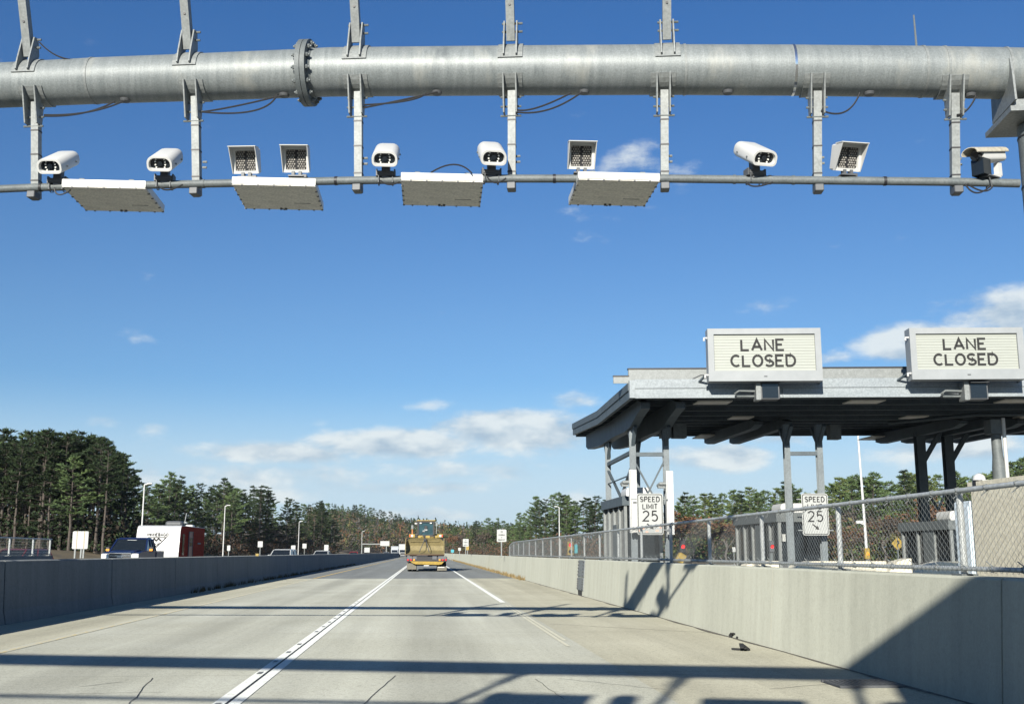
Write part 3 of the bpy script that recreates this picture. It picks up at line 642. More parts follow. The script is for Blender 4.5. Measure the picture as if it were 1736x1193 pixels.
# ---------------------------------------------------------------- square illuminators
def make_ill(label):
    t=thing('illuminator',label,'floodlight',(0,0,0),0,'square infrared floodlights on the gantry pipe')
    rot=Matrix.Translation((0,-.03,.225))@Matrix.Rotation(R(20),4,'X')
    W=.26
    b=MB(); b.box((0,.06,0),(W-.01,.10,W-.01),bev=.012); b.xf(rot); b.build('body',white,t)
    b=MB(); s_=W/2
    fr=[[(p[0],-.001,p[1]) for p in rrect(W,W,.012,2)],[(p[0],-.03,p[1]) for p in rrect(W,W,.012,2)],[(p[0],-.03,p[1]) for p in rrect(W-.05,W-.05,.01,2)],[(p[0],-.004,p[1]) for p in rrect(W-.06,W-.06,.01,2)]]
    b.loft(fr,cap=False); b.xf(rot); b.build('bezel',white,t)
    b=MB(); b.box((0,.002,0),(W-.052,.008,W-.052)); b.xf(rot); fo=b.build('lamp_panel',black,t)
    b=MB(); n=8
    for i in range(n):
        for j in range(n+1):
            x=(i-(n-1)/2)*.0240+(.006 if j%2 else -.006); z=(j-n/2)*.0225
            if abs(x)<.008: continue
            b.tube([(x,-.003,z),(x,-.010,z)],[.0105,.007],6)
    b.xf(rot); b.build('lamp_cells',cell,fo)
    b=MB() # flaring hood: top and two cheeks
    b.prism([(-.03,s_),(-.03,s_+.008),(-.15,s_+.02),(-.15,s_+.012)],-s_-.012,s_+.012,'X')
    for sx in(-1,1): b.add([(sx*(s_+o_),y,z) for o_ in(0,.007) for (y,z) in((.0,-s_),(.0,s_+.008),(-.15,s_+.02),(-.035,-s_))],[(0,1,2,3),(7,6,5,4),(0,4,5,1),(1,5,6,2),(2,6,7,3),(3,7,4,0)])
    b.xf(rot); b.build('hood',white,t)
    b=MB(); b.box((0,0,.05),(.15,.10,.014)); b.box((-.03,0,.075),(.03,.06,.06)); b.box((.04,0,.075),(.03,.06,.06)); b.box((.085,.02,.06),(.04,.08,.03)); b.build('mount',darksteel,t)
    return t
labs=['square floodlight over the second antenna plate, left of a pair','square floodlight over the second antenna plate, right of a pair','square floodlight standing at the left end of the fourth antenna plate','square floodlight right of the second-last hanger post, hood open to the right']
prot=make_ill(labs[0])
for i,(px,rz) in enumerate(((417,-.12),(502,-.06),(985,-.02),(1436,.10))):
    o=prot if i==0 else dup(prot,label=labs[i])
    o.location=pipe_at(px); o.rotation_euler=(0,0,rz)
# ---------------------------------------------------------------- flat antennas under the pipe
def make_ant(label,w_):
    t=thing('antenna_plate',label,'antenna',(0,0,0),0,'flat toll antennas hung along the pipe')
    b=MB(); b.box((0,.36,-.005),(w_,.80,.075),bev=.004); b.build('cover',white,t)
    b=MB(); b.box((0,.36,-.047),(w_-.012,.788,.008)); uo=b.build('underside',under,t)
    for sx in(-1,1):
        for k in range(6):
            q=MB(); q.box((sx*(w_/2-.01),-.02+k*.152,-.052),(.022,.018,.012)); q.build('screw',darksteel,uo)
    for k in range(5):
        for yy in(-.03,.75):
            q=MB(); q.box((-w_/2+.1+k*(w_-.2)/4,yy,-.052),(.018,.018,.012)); q.build('screw',darksteel,uo)
    for x in(-.025,.025):
        q=MB(); q.tube([(x,.71,-.05),(x,.71,-.068)],.014,8); q.build('cable_port',darksteel,uo)
    q=MB(); q.box((.22,.53,-.0515),(.17,.012,.002)); q.build('nameplate',ink,uo)
    q=MB()
    for x in(-.25,.25): q.box((x,.16,.05),(.05,.24,.04))
    q.build('hanger',galvd,t)
    return t
for i,(a,b_,lab) in enumerate(((111,245,'leftmost white antenna plate, hung between the two left cameras'),(397,534,'antenna plate beneath the pair of square floodlights'),(681,819,'antenna plate between the two upright middle cameras'),(979,1119,'rightmost antenna plate, beside the fifth hanger'))):
    A=pipe_at(a,-.12);B=pipe_at(b_,-.12); t=make_ant(lab,(B-A).length); c=(A+B)/2; t.location=c+Z*[.02,.005,.02,.02][i]; t.rotation_euler=(0,0,math.atan2((B-A).y,(B-A).x)+.15)
# ================================================================ TOLL CANOPY
SK=-.115
def P(u,v,z): return Vector((5.70+u+.012*v,30+SK*u+v,z))
UX=Vector((1,SK,0)).normalized(); CROT=Matrix(((UX.x,-UX.y,0),(UX.y,UX.x,0),(0,0,1)))
can=thing('toll_canopy','long flat toll plaza canopy with white front fascia and butterfly end on lattice posts','canopy',P(8,6,0))
UL,UR=0,34
def hexa(mb,pts): mb.add(pts,[(0,3,2,1),(4,5,6,7),(0,1,5,4),(1,2,6,5),(2,3,7,6),(3,0,4,7)]); return mb
def ublock(mb,u0,u1,v0,v1,z0,z1): return hexa(mb,[P(u0,v0,z0),P(u1,v0,z0),P(u1,v1,z0),P(u0,v1,z0),P(u0,v0,z1),P(u1,v0,z1),P(u1,v1,z1),P(u0,v1,z1)])
prof=[(0,0),(6.3,0),(13.2,.36)]
def zr(v): return 0 if v<6.3 else .36*(v-6.3)/6.9
b=MB()
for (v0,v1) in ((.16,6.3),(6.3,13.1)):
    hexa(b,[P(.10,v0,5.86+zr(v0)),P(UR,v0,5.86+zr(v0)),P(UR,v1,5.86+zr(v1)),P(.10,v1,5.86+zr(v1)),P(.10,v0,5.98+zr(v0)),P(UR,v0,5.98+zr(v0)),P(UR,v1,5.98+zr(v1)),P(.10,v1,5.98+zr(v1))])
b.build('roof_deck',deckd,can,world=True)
b=MB(); ublock(b,.12,UR,-.02,.10,5.53,5.80); ublock(b,.12,UR,-.05,.10,5.805,6.06); ublock(b,-.03,.12,-.04,.11,5.54,6.04)
for u in (4.2,9.1,14,19,24): ublock(b,u,u+.01,-.055,0,5.53,6.06)
b.build('front_fascia',canopyw,can,world=True)
b=MB()
for (v0,v1) in ((.11,6.3),(6.3,13.2)):
    for (za,zb,o_) in ((5.53,5.76,0),(5.765,5.98,-.03)):
        hexa(b,[P(-.02+o_,v0,za+zr(v0)),P(.09,v0,za+zr(v0)),P(.09,v1,za+zr(v1)),P(-.02+o_,v1,za+zr(v1)),P(-.02+o_,v0,zb+zr(v0)),P(.09,v0,zb+zr(v0)),P(.09,v1,zb+zr(v1)),P(-.02+o_,v1,zb+zr(v1))])
b.build('side_fascia',canopyb,can,world=True)
b=MB(); ublock(b,.1,UR,13.1,13.2,5.72+.1,6.32); b.build('rear_fascia',canopyb,can,world=True)
b=MB(); ublock(b,-.35,UR,.75,.80,6.07,6.26); ublock(b,.12,UR,.95,1.05,6.26,6.50)
b.build('roof_curb',galvl,can,world=True)
b=MB(); ublock(b,.1,UR,.93,1.07,6.505,6.545); ublock(b,-.36,.1,.73,.82,6.265,6.30); b.build('curb_cap',black,can,world=True)
b=MB(); p=P(2.28,.3,6.12); b.box(p,(.3,.12,.12)); b.tube([p+Vector((-.5,0,-.02)),p+Vector((-.25,0,.1)),p+Vector((.1,0,.1))],.02,6); b.build('roof_lamp',darksteel,can,world=True)
for k,v in enumerate((1.3,2.6,3.9,5.2,6.6,8.2,9.8,11.4,12.7)):
    b=MB(); ublock(b,.12,UR,v-.05,v+.05,5.66+zr(v),5.84+zr(v)); b.build('purlin',canopyb,can,world=True)
def girder(u,front=.75,label=None):
    b=MB(); lo=[(front,5.42),(front+.6,5.34),(12.1,5.40),(12.6,5.5)] if front>2 else [(front,5.34),(front+.9,5.22),(2.6,5.02),(3.6,4.98),(6,5.05),(9.2,5.05),(12.1,5.22),(12.6,5.36)]; hi=[(12.6,5.82),(6.3,5.64),(front+.5,5.64),(front,5.52)]
    poly=lo+hi; n=len(poly)
    vs=[P(u+o_,v,z) for o_ in(-.13,.13) for v,z in poly]
    b.add(vs,[(i,(i+1)%n,n+(i+1)%n,n+i) for i in range(n)]+[tuple(range(n-1,-1,-1)),tuple(range(n,2*n))])
    b.build('girder',canopyb,can,world=True)
ISL=[.55,1.55],[5.15,6.12],[11.75,12.72],[13.6,14.6]
for isl in ISL[:1]:
    for u in isl: girder(u)
for isl in ISL[1:]:
    for u in isl: girder(u,5.6)
def post(u,v,w_=.17,zt=5.1,mat=None,z0=-.02):
    b=MB(); a=P(u,v,z0); 
    b.box((a.x,a.y,(z0+zt)/2),(w_,.02,zt-z0),rot=CROT) if False else None
    for s_ in(-1,1): b.box((a.x,a.y+s_*w_*.45,(z0+zt)/2),(w_,.016,zt-z0),rot=CROT)
    b.box((a.x,a.y,(z0+zt)/2),(.014,w_*.86,zt-z0),rot=CROT)
    return b.build('post',mat or postm,can,world=True)
def brace(a,b_,w_=.085): q=MB(); q.bar(a,b_,w_,.05); q.build('cross_brace',canopyb,can,world=True)
def tower(us,vs,xb=True):
    for u in us:
        for v in vs:
            post(u,v)
            for d in(-.55,.55):
                q=MB(); q.bar(P(u,v,4.45),P(u,v+d,5.02),.10,.10); q.build('knee_brace',canopyb,can,world=True)
    for v in vs[:1]:
        q=MB(); q.bar(P(us[0],v,4.22),P(us[1],v,4.22),.10,.12); q.build('crossbar',canopyb,can,world=True)
        if xb: brace(P(us[0],v,4.1),P(us[1],v,2.2)); brace(P(us[1],v+.05,4.1),P(us[0],v+.05,2.2))
    if len(vs)>1 and xb:
        for u in us[:1]:
            q=MB(); q.bar(P(u,vs[0],4.30),P(u,vs[1],4.30),.10,.12); q.build('crossbar',canopyb,can,world=True)
            brace(P(u,vs[0],2.1),P(u,vs[1],4.1)); brace(P(u+.05,vs[1],2.1),P(u+.05,vs[0],4.1))
            q=MB(); q.bar(P(u-.02,vs[0]-.2,3.62),P(u-.02,vs[1]+.3,3.62),.035,.035); q.build('handrail',canopyb,can,world=True)
tower(ISL[0],(3.0,7.9))
tower(ISL[1],(2.9,),False)
# third island: heavier posts with V braces under the canopy
for u in ISL[2]:
    post(u,9,.30,5.5,canopyb); q=MB(); q.bar(P(u,9,4.3),P(u+.75,9,5.5),.15,.15); q.build('knee_brace',canopyb,can,world=True)
m_=(ISL[2][0]+ISL[2][1])/2
for u in ISL[2]: brace(P(u,9,3.75),P(m_,9,2.75),.14)
for u in ISL[3]:
    post(u,3.4,.24); q=MB(); q.bar(P(u,3.4,4.2),P(u-.6,3.4,5.1),.13,.13); q.build('knee_brace',canopyb,can,world=True)
p=at(1694,790,31.2); q=MB(); q.tube([(p.x,p.y,2.8),(p.x,p.y,3.75),(p.x-.02,p.y,4.1),(p.x-.03,p.y,4.85)],[.22,.2,.15,.14],14); q.build('round_post',galvd,can,smooth=40,world=True)
q=MB(); q.box((p.x-.06,p.y,4.95),(.42,.4,.42)); q.build('post_cap_box',galvd,can,world=True)
p=at(1706,780,31); q=MB(); q.tube([(p.x,p.y,2.6),(p.x,p.y,5.2)],.055,10); q.build('conduit_post',white,can,smooth=40,world=True)
for (v0,u0,u1) in ((1.75,2.2,3.2),(1.75,6.6,7.6),(1.75,11.0,12.0),(1.75,15.,16.),(5.6,4.2,4.9),(5.6,9.8,10.5),(5.6,13.5,14.2)):
    q=MB(); ublock(q,u0,u1,v0-.35,v0+.35,5.62,5.655); q.build('soffit_lamp',panelw,can,world=True)
for (px0,px1) in ((1187,1240),(1478,1535)):
    Y=41.; X0=xat(px0,Y);X1=xat(px1,Y); q=MB(); q.span((X0,Y-.7,5.62),(X1,Y+.7,5.66)); q.build('soffit_lamp',panelw,can,world=True)
for px,dx in ((1128,.33),(1151,.42),(1414,.35)):
    p=at(px,742,33.6); q=MB(); q.box((p.x,p.y,5.02),(dx,.35,.45)); q.build('hanging_box',galvd,can,world=True)
p=P(11.5,2.0,5.45); q=MB(); q.tube([P(9.5,6,5.5),P(11,3.2,5.42),P(12.4,2.6,5.35),P(12.7,2.4,5.5),P(16,1.8,5.55)],.06,8); q.build('conduit',canopyb,can,smooth=50,world=True)
# ---------------------------------------------------------------- changeable lane signs on the fascia
def lane_sign(label,px0,px1,pyt,pyb,Y):
    A=at(px0,pyb,Y); X1=at(px1,pyb,Y).x; W=(X1-A.x)/UX.x*1.0; H=at(px0,pyt,Y).z-A.z
    t=thing('lane_sign',label,'sign',A,math.atan2(UX.y,UX.x),'signs standing on the canopy fascia')
    b=MB(); fw=.165; fb=H*.195; ft=.16; D=.42
    b.span((0,0,0),(fw,D,H)); b.span((W-fw,0,0),(W,D,H)); b.span((fw,0.002,0),(W-fw,D,fb)); b.span((fw,0.002,H-ft),(W-fw,D,H)); b.span((fw,D-.04,fb),(W-fw,D-.002,H-ft))
    b.build('housing',frame_,t)
    b=MB(); n=13; z0,z1=fb,H-ft; hs_=(z1-z0)/n
    for i in range(n): b.prism([(.070,z0+hs_*i+.003),(.068,z0+hs_*(i+.5)),(.070,z0+hs_*(i+1)-.003),(.09,z0+hs_*(i+1)-.004),(.09,z0+hs_*i+.004)],fw,W-fw,'X')
    b.span((fw,.088,z0),(W-fw,.10,z1))
    pn=b.build('slats',louv,t)
    b=MB(); PT=lambda x,z,d:(x,.064-d,z)
    h=H*.200
    text(b,'LANE',W*.487,H*.590,h,h*.205,h*.31,PT,.008,1.36); text(b,'CLOSED',W*.487,H*.290,h,h*.205,h*.28,PT,.008,1.36)
    b.build('lettering',ink,pn)
    for (zz,yy) in ((H-.25,.1),(.18,.08)):
        q=MB(); q.tube([(0,yy,zz),(-.09,yy,zz),(-.09,yy,zz-.08)],.03,8); q.build('hinge',white,t)
    q=MB(); q.box((W*.5,-.004,fb*.45),(.09,.006,.03)); q.build('latch',darksteel,t)
    q=MB(); q.bar((-.05,D*.6,.2),(-.38,D+.9,-.1),.05) ; q.bar((W+.0,D*.6,.1),(W+.1,D+.9,-.1),.05); q.build('stay',canopyb,t)
    return t
lane_sign('LANE CLOSED sign on the canopy, nearer the canopy corner and the road',1202,1387.5,557,646,29.05)
lane_sign('LANE CLOSED sign on the canopy against a white cloud, cut near the right edge',1547,1729,556,643,28.4)
for px,Y,lab in ((1300,29.0,'black lane-use signal box below the sign nearer the canopy corner'),(1652,28.35,'black lane-use signal box below the sign at the right edge')):
    p=at(px,662,Y+.25); t=thing('lane_signal',lab,'signal',p,math.atan2(UX.y,UX.x),'lane signal boxes under the canopy signs')
    q=MB(); q.span((-.19,-.10,-.25),(.33,.30,.24),bev=.01); q.build('box',darksteel,t)
    q=MB(); q.span((-.32,-.14,-.27),(-.19,.30,.25)); q.build('side_plate',galvl,t)
    q=MB(); q.span((-.15,-.118,-.22),(.29,-.102,.20)); q.build('lens',glassd,t)
    q=MB(); q.span((-.18,-.26,.19),(.32,-.10,.215)); q.build('visor',darksteel,t)
    q=MB(); q.tube([(-.32,.1,.0),(-.75,.1,.02),(-.85,.14,-.06),(-.8,.2,-.13),(-.3,.2,-.13)],.035,8); q.build('conduit',galvd,t,smooth=50)
# ---------------------------------------------------------------- speed limit signs
def rpoly(W,H,r): return [(p[0]+W/2,p[1]+H/2) for p in rrect(W,H,r,4)]
def speed_sign(label,pxc,pyt,pyb,Y,tape):
    a=at(pxc,pyb,Y); H=at(pxc,pyt,Y).z-a.z; W=H*.655
    t=thing('speed_sign',label,'sign',a,0,'speed limit signs on the toll island posts')
    b=MB(); b.prism([(x-W/2,z) for x,z in rpoly(W,H,.07)],0,.012,'Y'); b.build('plate',signw,t)
    b=MB(); o_=rpoly(W-.05,H-.05,.055); i_=rpoly(W-.09,H-.09,.045); n=len(o_)
    vs=[(x-W/2+.025,-.003,z+.025) for x,z in o_]+[(x-W/2+.045,-.003,z+.045) for x,z in i_]
    b.add(vs,[(i,(i+1)%n,n+(i+1)%n,n+i) for i in range(n)]); b.build('border',ink,t)
    PT=lambda x,z,d:(x,-.003-d,z); b=MB(); u=H
    text(b,'SPEED',0,u*.80,u*.115,u*.022,u*.034,PT,.004,1.12); text(b,'LIMIT',0,u*.625,u*.115,u*.022,u*.034,PT,.004,1.1)
    text(b,'25',0,u*.335,u*.235,u*.034,u*.075,PT,.004,1.05); b.build('lettering',ink,t)
    b=MB(); A=Vector((-.10,u*.265)); B=Vector((.10,u*.135)); d=(B-A).normalized(); nn=Vector((-d.y,d.x)); hb=B-d*.11
    pl=[A+nn*.018,hb+nn*.018,hb+nn*.06,B,hb-nn*.06,hb-nn*.018,A-nn*.018]
    b.add([(p.x,-.008,p.y) for p in pl],[(0,1,5,6),(2,3,4),(1,2,4,5)]); b.build('arrow',ink,t)
    if tape:
        rr=random.Random(3)
        for k in range(7):
            x=-W*.40+k*W*.13; 
            if 2<k<5: continue
            q=MB(); z=u*rr.uniform(.07,.19); q.box((x,-.005,z),(rr.uniform(.04,.09),.004,rr.uniform(.03,.06))); q.build('tape',M('faded orange tape',(.72,.42,.30),.6) if k==0 else orange_f,t)
    q=MB()
    for zz in (u*.12,u*.86): q.box((0,.03,zz),(W+.28,.03,.03))
    q.build('crossbar',galvl,t)
orange_f=M('worn orange tape',(.74,.45,.33),.6)
speed_sign('SPEED LIMIT 25 sign with orange tape around its arrow, on the first lattice tower',1103,836,906,32.2,True)
speed_sign('SPEED LIMIT 25 sign seen through the fence wire, on the second pair of posts',1384,836,907,31.7,False)
for px,Y,z0,z1 in ((1074,32.5,1.85,3.72),(1136,32.4,1.8,3.68)):
    p=at(px,850,Y); t=thing('post_guard','white channel guard on the lattice tower '+('left' if px<1100 else 'right')+' of the taped speed sign','post guard',(p.x,p.y,z0),0,'white channel guards')
    q=MB(); q.box((0,0,(z1-z0)/2),(.20,.10,z1-z0)); q.box((-.11,-.03,(z1-z0)/2),(.03,.16,z1-z0)); q.build('channel',white,t)
    q=MB(); q.tube([(-.34,.1,1.45),(-.30,-.06,1.50),(-.12,-.06,1.5)],.05,8); q.box((-.25,.05,1.42),(.2,.14,.1)); q.build('clamp',galvl,t)
# ---------------------------------------------------------------- booths
def booth(label,x0,x1,y0,y1,h,roofc=None):
    t=thing('toll_booth',label,'booth',((x0+x1)/2,(y0+y1)/2,0),0,'toll booths on the islands')
    q=MB(); q.span((x0-.08,y0-.1,h-.28),(x1+.08,y1+.1,h)); q.build('cornice',canopyb if h>2.7 else galvd,t,world=True)
    q=MB(); q.span((x0+.06,y0+.06,.15),(x1-.06,y1-.06,h-.28)); q.build('glazing',glassd,t,world=True)
    q=MB(); q.span((x0+.02,y0+.02,0),(x1-.02,y1-.02,.95)); q.build('lower_panel',darksteel,t,world=True)
    n=max(2,int((y1-y0)/.9))
    for i in range(n+1):
        y=y0+(y1-y0)*i/n
        for x in(x0+.03,x1-.03):
            q=MB(); q.box((x,y,(h-.28)/2),(.09,.10,h-.28)); q.build('mullion',galvl,t,world=True)
    q=MB(); q.box((x0-.01,y0+(y1-y0)*.42,1.1),(.03,.75,2.1)); q.build('door',galvd,t,world=True)
    q=MB(); rg=rrect(.8,.30,.08,4,.12); xc=(x0+x1)/2; q.prism([(xc+a,h+.16+b_) for a,b_ in rg],y0+.6,y0+1.5,'Y'); q.build('roof_cooler',white,t,smooth=35,world=True)
    return t
booth('toll booth inside the first lattice tower behind the taped speed sign',6.1,7.25,33.5,37.4,2.98)
b2=booth('toll booth with red lamps behind the speed sign seen through the fence',10.75,12.15,33.0,37.6,2.48)
p=at(1625,920,33.5); b3=booth('toll booth at the third island, just left of the pale blue cabinet',p.x-.7,p.x+.75,32.6,36,2.25)
q=MB(); q.box((10.9,32.96,1.72),(.10,.02,.22)); q.build('notice',signw,b2,world=True)
# signal heads
def head(name,label,px,py,Y,h,lamps,body,tilt=0,hood=True):
    p=at(px,py,Y); t=thing(name,label,'traffic light',p,0,'traffic signals in the plaza')
    w_=h*.45; rot=Matrix.Rotation(tilt,4,'Y')
    q=MB(); q.box((0,0,0),(w_,w_*.7,h),bev=.02); q.xf(rot); q.build('case',body,t)
    n=len(lamps)
    for i,m in enumerate(lamps):
        z=h/2-h*(i+.5)/n; r_=min(h/n*.36,w_*.33)
        q=MB(); q.tube([(0,-w_*.36,z),(0,-w_*.40,z)],r_,14); q.xf(rot); q.build('lamp',m,t)
        if hood:
            q=MB(); o_=[(r_*1.12*math.cos(R(a)),r_*1.12*math.sin(R(a))) for a in range(-10,200,15)]; i_=[(x*.94,y_*.94) for x,y_ in reversed(o_)]
            q.prism([(x,z+y_) for x,y_ in o_+i_],-w_*.36-r_*1.2,-w_*.36,'Y'); q.xf(rot); q.build('hood',black,t)
    gz=-p.z
    q=MB(); q.tube([(0,w_*.2,-h/2),(0,w_*.2,gz)],.05,8); q.build('pole',galvd,t)
    return t
sg=head('traffic_signal','yellow two-lamp signal showing red behind the fence, left of the lattice tower',967,929,46,.56,[redl,glassd],machy)
q=MB(); q.box((.24,.05,-.02),(.12,.1,.36)); q.build('side_sign',teal,sg)
sg=head('traffic_signal','red signal lamp above a tilted yellow and black housing, right of the lattice tower',1157,926,30,.36,[redl],black)
q=MB(); q.box((-.02,-.05,-.34),(.34,.22,.26),rot=Matrix.Rotation(R(32),3,'Y'),bev=.03); q.build('tilted_case',machy,sg)
q=MB(); q.box((.04,-.18,-.36),(.05,.05,.30),rot=Matrix.Rotation(R(32),3,'Y')); q.tube([(.10,-.17,-.40),(.10,-.24,-.42)],.10,12); q.build('tilted_lens',black,sg)
head('traffic_signal','small red signal lamp at the left side of the second booth',1308,926,31.5,.34,[redl],darksteel)
sg=head('beacon_light','yellow amber beacon at the foot of the tall thin mast',1470,938,33,.34,[amber],machy,0,False)
p=at(1467,900,60); t=thing('light_mast','tall thin white mast rising behind the toll lanes between the second and third posts','mast',(p.x,60,0))
q=MB(); q.tube([(0,0,0),(0,0,2.2),(-.12,0,8.5)],[.085,.08,.05],10); q.build('pole',white,t,smooth=40)
q=MB(); q.box((-.3,0,2.95),(.4,.1,.16)); q.box((-.1,0,2.85),(.2,.08,.08)); q.build('camera_arm',white,t)
# diamond warning sign
p=at(1522,921,55); t=thing('warning_sign','yellow diamond curve-arrow sign beyond the toll lanes','sign',(p.x,p.y,p.z))
s_=.34; q=MB(); q.prism([(0,-s_),(s_,0),(0,s_),(-s_,0)],0,.012,'Y'); q.build('plate',machy,t)
q=MB(); PT=lambda x,z,d:(x,-.004-d,z); ribbon(q,[(-.02,-.17),(-.02,-.04),(.07,.03),(.03,.10)],.05,PT); q.add([(-.06,-.011,.06),(.10,-.011,.12),(-.04,-.011,.19)],[(0,1,2)]); q.build('arrow',ink,t)
q=MB(); q.tube([(0,.03,.3),(0,.03,-p.z)],.04,8); q.build('post',galvd,t)
for px,py,Y in ((1555,922,58),(1244,931,70)):
    p=at(px,py,Y); t=thing('delineator_post','white marker post '+('right of the yellow diamond sign' if px>1400 else 'standing in the grass left of the second booth'),'post',(p.x,p.y,0)); q=MB(); q.box((0,0,p.z/2),(.05,.05,p.z)); q.build('stake',galvl,t); q=MB(); q.box((0,-.03,p.z),(.2,.02,.3)); q.build('plate',signw,t)
# low cream barriers on the islands
def island(label,x0,x1,y0,y1,h):
    t=thing('island_barrier',label,'barrier',((x0+x1)/2,y0,0),0,'cream island barriers in the toll plaza')
    q=MB(); wd=(y1-y0); rg=[]
    for i,(dx,k) in enumerate(((0,.35),(.10,.72),(.3,.93),(.6,1.0))): rg.append([(x0+dx,y0+wd*.0,-.02),(x0+dx,y0+wd*.12,h*k),(x0+dx,y1-wd*.12,h*k),(x0+dx,y1,-.02)])
    rg.append([(x1,y0,-.02),(x1,y0+wd*.12,h),(x1,y1-wd*.12,h),(x1,y1,-.02)])
    q.loft(rg); q.build('body',cblock,t,smooth=40,world=True)
island('low cream barrier with rounded nose left of the second booth',at(1237,950,24).x,at(1312,950,24).x,23.6,24.2,1.10)
island('low cream barrier with rounded nose in front of the second booth and beacon',at(1322,950,23).x,at(1492,950,23).x,22.6,23.3,1.10)
island('low cream barrier between the diamond sign and the third booth',at(1536,950,22).x,at(1640,950,22).x,21.6,22.2,1.10)
island('tan low barrier under the yellow diamond sign',at(1490,950,26).x,at(1535,950,26).x,25.6,26.2,1.14)
# cream block, cabinet and dome at the right edge
t=thing('equipment_wall','cream masonry wall standing behind the fence at the right edge','wall',(5.85,8,0))
q=MB(); q.span((5.76,3,0),(5.96,11.22,1.96)); q.build('wall_panel',cblock,t,world=True)
q=MB(); q.span((5.74,2.95,1.965),(5.98,11.25,2.01)); q.build('coping',cblock,t,world=True)
t=thing('cabinet','pale blue metal cabinet at the end of the cream wall behind the fence','cabinet',(6,11.45,0))
q=MB(); q.span((5.77,11.28,0),(6.3,11.64,1.82),bev=.01); q.build('case',cabinet,t,world=True)
q=MB(); q.span((5.757,11.31,.15),(5.768,11.61,1.76)); q.build('door',cabinet,t,world=True)
p=at(1660,812,11.1); t=thing('dome_camera','white dome camera with dark collar on a bracket above the pale blue cabinet','camera',(p.x,11.1,p.z-.05))
q=MB(); q.tube([(0,0,.04),(0,0,.08),(0,0,.10),(0,0,.112)],[.066,.058,.037,.008],18); q.build('dome',white,t,smooth=60)
q=MB(); q.tube([(0,0,-.02),(0,0,.04)],.07,18); q.build('collar',black,t,smooth=40)
q=MB(); q.box((.03,-.072,.02),(.07,.012,.04)); q.build('plate',signw,t)
q=MB(); q.box((0,0,-.27),(.07,.07,.24)); q.tube([(0,0,-.4),(0,0,-.02)],.028,10); q.build('bracket',white,t)
q=MB(); q.tube([(0,0,-.38),(0,0,-p.z+.05)],.03,8); q.build('pole',galvd,t)
# ================================================================ CHAIN LINK FENCE ON THE WALL
FX=4.95
fen=thing('chain_link_fence','chain-link fence with round rails along the top of the right wall','fence',(FX,10,1.07))
def frail(y): return 1.845 if y<61.5 else 1.845-.16*ss(61.5,65.2,y)
ys=[-7.5+i*2 for i in range(37)]
q=MB(); q.tube([(FX,y,frail(y)) for y in ys],.024,12); q.build('top_rail',fencem,fen,smooth=40,world=True)
q=MB(); q.tube([(FX,y,1.135) for y in ys],.022,12); q.build('bottom_rail',fencem,fen,smooth=40,world=True)
for k in range(-5,19):
    y=9.97+3.07*k; q=MB(); q.tube([(FX+.05,y,1.07),(FX+.05,y,frail(y)-.02)],.032,12); q.build('post',fencem,fen,smooth=40,world=True)
    q=MB(); q.box((FX+.05,y,1.078),(.16,.2,.016)); q.build('post_foot',galvd,fen,world=True)
q=MB(); dy=.046; dz=.036; nz=20; r_=.0018
for i in range(int(72/dy)):
    y0=-7+i*dy; pts=[(FX-.026+(.003 if (k+i)%2 else -.003),y0+(dy/2 if (k+i)%2 else -dy/2)*1.02,1.10+k*dz) for k in range(nz+1)]
    if y0>60: pts=[(a,b_,1.10+(c_-1.10)*(frail(y0)-1.10)/.745) for a,b_,c_ in pts]
    n=3; vs=[];fs=[]
    for k,p in enumerate(pts):
        for j in range(n):
            a=2*math.pi*j/n; vs.append((p[0]+r_*math.cos(a),p[1]+r_*math.sin(a)*.9,p[2]+r_*math.sin(a)*.5))
    for k in range(nz):
        for j in range(n): fs.append((k*n+j,k*n+(j+1)%n,(k+1)*n+(j+1)%n,(k+1)*n+j))
    q.add(vs,fs)
for i in range(60):
    for (zz,rr) in ((1.845,.03),(1.135,.028)):
        y=5.2+i*.52; 
        ring=[(FX+rr*math.cos(a),y+(.02 if j%2 else -.01),zz+rr*math.sin(a)) for j,a in enumerate([2*math.pi*k/8 for k in range(9)])]
        q.tube(ring+[(FX-.03,y+.05,zz-.07 if zz>1.5 else zz+.07)],.005,4)
q.build('wire_mesh',galvl,fen,world=True)
# fence on the far left barrier
fl2=thing('chain_link_fence','chain-link fence with a leaning post on the barrier at far left','fence',(-18.6,48,1.12))
q=MB(); q.tube([(-18.6,30+i,1.93-.0*i) for i in range(28)],.03,8); q.build('top_rail',fencem,fl2,world=True)
q=MB(); q.tube([(-18.6,30+i,1.2) for i in range(28)],.02,8); q.build('bottom_rail',galvd,fl2,world=True)
for y in (45.0,48.2,51.4,54.4,56.8):
    ln=.13 if y==48.2 else 0
    q=MB(); q.tube([(-18.6-ln*.6,y-.0,1.12),(-18.6+ln,y,1.93)],.045,8); q.build('post',fencem,fl2,world=True)
    q=MB(); q.box((-18.6-ln*.6,y,1.13),(.25,.25,.03)); q.build('post_foot',galvd,fl2,world=True)
q=MB()
for i in range(270):
    y0=30+i*.1; pts=[(-18.64,y0+(.05 if k%2 else -.05),1.14+k*.06) for k in range(14)]; q.tube(pts,.004,3)
q.build('wire_mesh',galvd,fl2,world=True)
